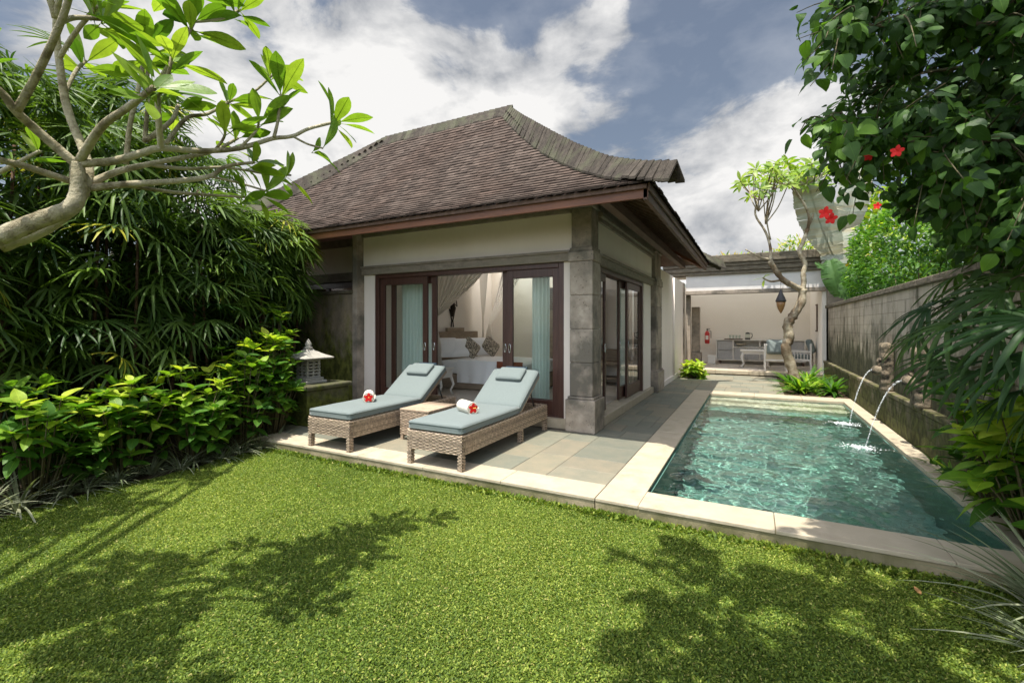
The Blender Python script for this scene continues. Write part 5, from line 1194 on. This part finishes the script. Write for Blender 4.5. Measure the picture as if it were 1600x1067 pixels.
shoot_shrub(1.74, 4.35, 1.15, .42, 44, 'yellow green broad leaved shrub at the right edge beside the pool corner', None, L_=.25, seed=40, tb=.62, z0=0)
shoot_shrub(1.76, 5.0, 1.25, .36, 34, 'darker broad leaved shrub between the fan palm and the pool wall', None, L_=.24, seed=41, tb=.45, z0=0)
tuft(1.5, 3.62, 130, .52, 'tall arching grey green grass clump at the pool corner', None, .5, 71, z=LZ); tuft(1.35, 3.15, 70, .42, 'small grass clump at the lower right edge of the lawn', None, .45, 72)
# ---- bushes over the wall
bush('round_bush', 'dense round bush with tiny leaves leaning over the boundary wall', 'bush', (2.95, 12.0, 0), 1.0, 3.1, 1.5, 4.2, 12000, [LEAF['small']], .1, 'leaf_shrub', tb=.34, top=.3, seed=1, shell=.75)
bush('hedge_bush', 'dark leafy bush above the wall behind the fan palm', 'bush', (2.95, 6.2, 0), 1.0, 2.0, 1.5, 4.6, 5200, [LEAF['hib']], .14, 'leaf_hib', tb=.3, top=.2, seed=2, shell=.7)
bush('hedge_bush', 'dark bush at the right edge above the boundary wall', 'bush', (3.2, 3.9, 0), 1.1, 1.4, .8, 5.0, 4200, [LEAF['hib']], .14, 'leaf_hib', tb=.22, top=.2, seed=3, shell=.7)
def frond(base, d0, Ln, droop, lw=.3, n=34, tint=.5):
    """pinnate frond: rachis points and leaflets"""
    base = Vector(base); d = Vector(d0).normalized(); pts = [base]; seg = Ln/12
    for i in range(12): d = (d+Vector((0, 0, -droop/12))).normalized(); pts.append(pts[-1]+d*seg)
    out = []
    for k in range(n):
        f = .12+.88*k/n; i = min(11, int(f*12)); p = pts[i].lerp(pts[i+1], f*12-i); dd = (pts[i+1]-pts[i]).normalized(); s = dd.cross(Vector((0, 0, 1))).normalized()
        for sg in (1, -1):
            ll = lw*math.sin(math.pi*(.12+.83*f))**.6; x = dd*.6+s*sg+Vector((0, 0, -.15+random.uniform(-.1, .1))); out.append((tuple(p), tuple(x), (dd.x*.1, dd.y*.1, 1), ll*random.uniform(.9, 1.08), min(1, max(0, random.gauss(tint, .1)))))
    return pts, out
PIN = leaf_tpl(lambda t: .05*(1-t)**.5+.004, 4, .3, .3)
def palm_tree(loc, h, nf, Ln, label, lw=.32, droop=1.3, tint=.5, mt='leaf_palm', seed=0, dirs=None, group=None, name='palm_tree', lo=10, hi=70):
    random.seed(seed+5); r = thing(name, label, 'palm', loc, 0, group); b = MB(); b.tube([(0, 0, 0), (.03, .02, h*.5), (0, 0, h)], [.1, .08, .07], 10, wob=.05); b.build('trunk', 'cane', r, smooth=True); W = []; b = MB()
    for k in range(nf):
        a = k*2.4+random.uniform(-.2, .2); el = R_(random.uniform(lo, hi)); d = Vector((math.cos(a)*math.cos(el), math.sin(a)*math.cos(el), math.sin(el)))
        P, o_ = frond((0, 0, h), d, Ln*random.uniform(.8, 1.1), droop*random.uniform(.7, 1.2), lw, 36, tint); b.tube(P, [.014-.001*i for i in range(13)], 5); W += o_
    if dirs:
        for d, l_, dr in dirs: P, o_ = frond((0, 0, h), d, l_, dr, lw, 40, tint+.15); b.tube(P, [.014-.001*i for i in range(13)], 5); W += o_
    b.build('leaf_stalks', 'leaf_shrub', r); leaves('fronds', [PIN], W, mt, r); return r
palm_tree((3.6, 8.6, 0), 4.3, 9, 1.9, 'feather palm whose fronds arch out beside the hibiscus against the sky', seed=1, tint=.72, lw=.4)
palm_tree((.7, 21.5, 0), 3.3, 16, 1.9, 'green feather palm behind the pavilion roof', seed=2, tint=.5, lw=.36)
palm_tree((2.5, 20.5, 0), 3.6, 14, 1.6, 'yellow leaved palm behind the pavilion roof', seed=3, tint=.9, mt='leaf_bright', lw=.4)
palm_tree((-10.5, -1.0, 0), 6.2, 14, 2.4, 'old palm with hanging fronds in the upper left corner', seed=4, tint=.3, lw=.5, droop=2.2)
bush('croton_bush', 'red and yellow croton bush behind the left end of the pavilion roof', 'bush', (-.8, 21, 0), 1.6, .8, 2.6, 4.35, 1500, [LEAF['narrow']], .3, 'leaf_bright', tb=.6, tv=.3, seed=6)
bush('garden_bush', 'green bush behind the middle of the pavilion roof', 'bush', (1.6, 21, 0), 1.3, .8, 2.6, 4.9, 1600, [LEAF['narrow']], .26, 'leaf_bright', tb=.45, tv=.25, seed=7)
bush('garden_tree', 'mixed green tree behind the pavilion next to the banana plant', 'tree', (3.8, 17.5, 0), 1.6, 1.6, 2.2, 5.6, 2600, [LEAF['oval']], .25, 'leaf_bright', tb=.35, tv=.2, seed=8)
# banana plant
def banana():
    r = thing('banana_plant', 'banana plant with huge pale leaves behind the wall end', 'plant', (2.7, 14.6, 0)); off = Vector(r.location); b = MB(); b.tube([(0, 0, 0), (0, 0, 2.6)], [.14, .1], 12); b.build('trunk', 'banana_blade', r, smooth=True)
    rs = random.Random(9)
    def lamina(A, B, wd, nm, m_, nrm):
        """one leaf: midrib, and a blade torn into overlapping strips"""
        A, B = Vector(A), Vector(B); ax = (B-A); Ln = ax.length; ax.normalize(); n_ = Vector(nrm).normalized(); n_ = (n_-ax*n_.dot(ax)).normalized(); sd = n_.cross(ax); mb = MB(); st = []
        mid = lambda t: A+ax*(Ln*t)+n_*(.10*Ln*math.sin(math.pi*t))+Vector((0, 0, -.08*Ln*t*t))
        mb.tube([mid(i/12) for i in range(13)], [.022*(1-i/14) for i in range(13)], 6)
        for sg in (1, -1):
            N_ = 30; gap = 0
            for k in range(N_):
                t = .03+.95*k/N_; w_ = wd*(math.sin(math.pi*min(1, t*.93+.07))**.5); step = .95/N_
                if rs.random() < .16: gap = rs.uniform(.1, .35)
                dr = rs.uniform(-.04, .04); p0, p1 = mid(t), mid(t+step*1.04); out = (sd*sg+ax*.38).normalized()
                prev = None; vs = []
                for j in range(5):
                    f = j/4; dz = n_*(.10*w_*math.sin(math.pi*f)+dr*f*f)-Vector((0, 0, .14*w_*f*f)); sh = -ax*(gap*step*Ln*f) if gap else Vector()
                    vs += [p0+out*(w_*f)+dz, p1+out*(w_*f)+dz+sh]
                mb.add(vs, [(2*j, 2*j+1, 2*j+3, 2*j+2) if sg < 0 else (2*j, 2*j+2, 2*j+3, 2*j+1) for j in range(4)], rs.random()); gap = 0
        return mb.build(nm, m_, r, smooth=False)
    for (P0, P1, w_, nrm) in (((1304, 405, 12.6), (1258, 248, 12.3), .5, (-.5, -1, .35)), ((1302, 405, 12.8), (1345, 218, 12.6), .42, (.3, -1, .3)), ((1300, 430, 12.5), (1322, 300, 13.2), .45, (-.2, -1, .5))):
        a, c_ = at(*P0)-off, at(*P1)-off; lamina(a, c_, w_, 'leaf', 'banana_blade', nrm); b = MB(); b.tube([(0, 0, 2.4), a], [.04, .03], 6); b.build('leaf_stalk', 'leaf_ear', r)
    for (P0, P1, w_, nrm) in (((1316, 466, 11.7), (1297, 400, 11.9), .3, (-.4, -1, .5)), ((1320, 470, 11.6), (1330, 412, 11.8), .26, (.3, -1, .4)), ((1308, 440, 12), (1272, 408, 12.1), .2, (-.1, -.5, 1))):
        a, c_ = at(*P0)-off, at(*P1)-off; lamina(a, c_, w_, 'leaf', 'leaf_ear', nrm)
banana()
# ---- planting by the far end
for i, (x, y, n, lb) in enumerate(((-1.5, 14.2, 26, 'variegated broad leaved plant at the foot of the villa rear wall'), )):
    shoot_shrub(x, y, .5, .34, 34, lb, None, L_=.22, seed=60+i, z0=0, tb=.8, low=.1)
FG = 'low leafy plants around the crooked frangipani'
for i, (x, y, lb) in enumerate(((.85, 13.2, 'low green plant left of the crooked tree foot'), (1.15, 12.6, 'yellow green fern in front of the crooked tree'), (1.5, 13.4, 'dark fern between the crooked tree and the wall'), (1.55, 12.2, 'fern in the corner of the far bed by the wall'), (1.35, 14.6, 'plant behind the crooked tree by the pavilion step'), (.95, 12.2, 'small fern at the pool side of the far bed'))):
    tuft(x, y, 60, .48, lb, FG, [.45, .75, .3, .35, .6, .5][i], 80+i, z=0, name='fern_plant', mt='leaf_shrub', wd=.09)
b = MB(); sheet_ = [(.62, 11.66), (1.79, 11.66), (1.79, 15.55), (.62, 15.55)]; b.add([(x, y, -.01) for x, y in sheet_], [(0, 1, 2, 3)]); o = b.build('soil_bed', 'soil'); o['kind'] = 'structure'
# wall and dark bushes added behind the hedge to stop light leaking through
b = MB(); b.box(-9.6, -9.35, -3, 8, -.3, 2.4); tag(b.build('boundary_wall', 'moss_wall'), 'unseen wall added deep behind the lady palm hedge to stop light leaks', 'wall')
for i, (y, tp) in enumerate(((-.6, 3.2), (1.2, 3.8), (3.0, 4.2), (4.8, 3.6))):
    bush('hedge_bush', 'dark leafy bush added at the back of the palm hedge to stop light leaks', 'bush', (-8.6, y, LZ), .6, 1.2, 0, tp, 1500, [LEAF['oval']], .2, 'leaf_hib', tb=.1, top=.1, seed=60+i, group='dark bushes behind the palms')
# fallen leaves
for i in range(3):
    p = [(-3.9, 3.2), (.9, 3.6), (1.1, 3.72), (-.2, 3.4), (-5.5, 2.6), (1.25, 3.45), (-5.65, 3.3)][i]
    o = inst('fallen_leaf', leaf_tpl(oval(.3, .45), 4, .3, -.3), [(0, 0, 0)], [(math.cos(i*2), math.sin(i*2), .1)], [(0, 0, 1)], [.055], [.5], 'dry_leaf'); o.location = (p[0], p[1], LZ+.02)
    tag(o, ['dry brown fallen leaf on the lawn in front of the loungers', 'dry brown fallen leaf on the lawn below the pool edge', 'dry brown fallen leaf on the lawn beside the right grass clump'][i], 'leaf', 'dry leaves scattered on the lawn')
# ---- tall shade trees standing outside the frame: their crowns dapple the lawn
def shade_tree(loc, blobs, label, seed=0, n=900, L_=.24, tpl='oval'):
    rs = np.random.default_rng(seed+700); r = thing('shade_tree', label, 'tree', loc); off = np.array(loc); b = MB(); P = []
    h = min(q[2] for q in blobs)-.6-loc[2]
    b.tube([(0, 0, 0), (.1, .05, h*.5), (.05, .1, h)], [.2, .16, .12], 12, wob=.04)
    for (x, y, z, rx, ry, rz, k) in blobs:
        c_ = np.array((x, y, z))-off; b.tube([(.05, .1, h), tuple((np.array((.05, .1, h))+c_)/2+np.array((0, 0, .1))), tuple(c_)], [.07, .045, .015], 7)
        d = rs.normal(size=(k, 3)); d /= np.linalg.norm(d, axis=1, keepdims=True); P.append(c_+d*np.array([rx, ry, rz])*rs.uniform(.2, 1, (k, 1))**.5)
    P = np.concatenate(P); m_ = len(P); X = rs.normal(size=(m_, 3)); X[:, 2] *= .4; Nn = np.array([0, 0, 1.])+rs.normal(0, .4, (m_, 3))
    b.build('trunk', 'bark', r, smooth=True); inst('crown', [LEAF[tpl]], P, X, Nn, L_*rs.uniform(.6, 1.1, m_), rs.uniform(.2, .8, m_), 'leaf_hib', r)

def shp(px, py, z, rx, ry, rz, k, jit=0):
    G = Vector((0, 0, H))+ray(px, py)*((H-LZ)/-ray(px, py)[2]); return (G.x-.05*z, G.y-.28*z, z, rx, ry, rz, k)
shade_tree((2.7, -.6, LZ), [shp(*q) for q in ((985, 880, 6.2, .16, .14, .12, 10), (1075, 870, 6.4, .22, .16, .15, 21), (1140, 915, 6.6, .3, .2, .2, 37), (1230, 925, 6.3, .3, .2, .2, 40), (1330, 940, 6.6, .3, .2, .25, 40), (1050, 950, 6.8, .2, .14, .2, 18),
    (1030, 1030, 6.4, .3, .2, .2, 34), (1180, 1030, 6.6, .35, .2, .2, 46), (1340, 1030, 6.2, .35, .2, .2, 49), (1480, 990, 6.4, .3, .25, .2, 46), (1420, 890, 6.6, .3, .2, .2, 37), (1540, 900, 6.4, .3, .3, .2, 40), (1330, 850, 6.9, .25, .14, .2, 15), (1460, 850, 6.7, .3, .14, .2, 27), (1280, 865, 6.8, .2, .12, .2, 12))],
    'tall tree outside the right of the photo, only its dappled shade falls on the lawn', 1)
shade_tree((-3.4, -1.6, LZ), [shp(*q) for q in ((40, 830, 5.2, .4, .4, .3, 80), (150, 800, 5.4, .4, .35, .3, 65), (300, 745, 5.6, .35, .22, .2, 34), (200, 900, 5.3, .35, .2, .2, 43), (60, 960, 5.4, .4, .3, .2, 62), (120, 1050, 5.3, .3, .2, .2, 37), (250, 1060, 5.5, .2, .12, .2, 16), (410, 700, 5.8, .25, .14, .2, 12))],
    'tall tree outside the left of the photo, only its shade reaches the lawn', 2)
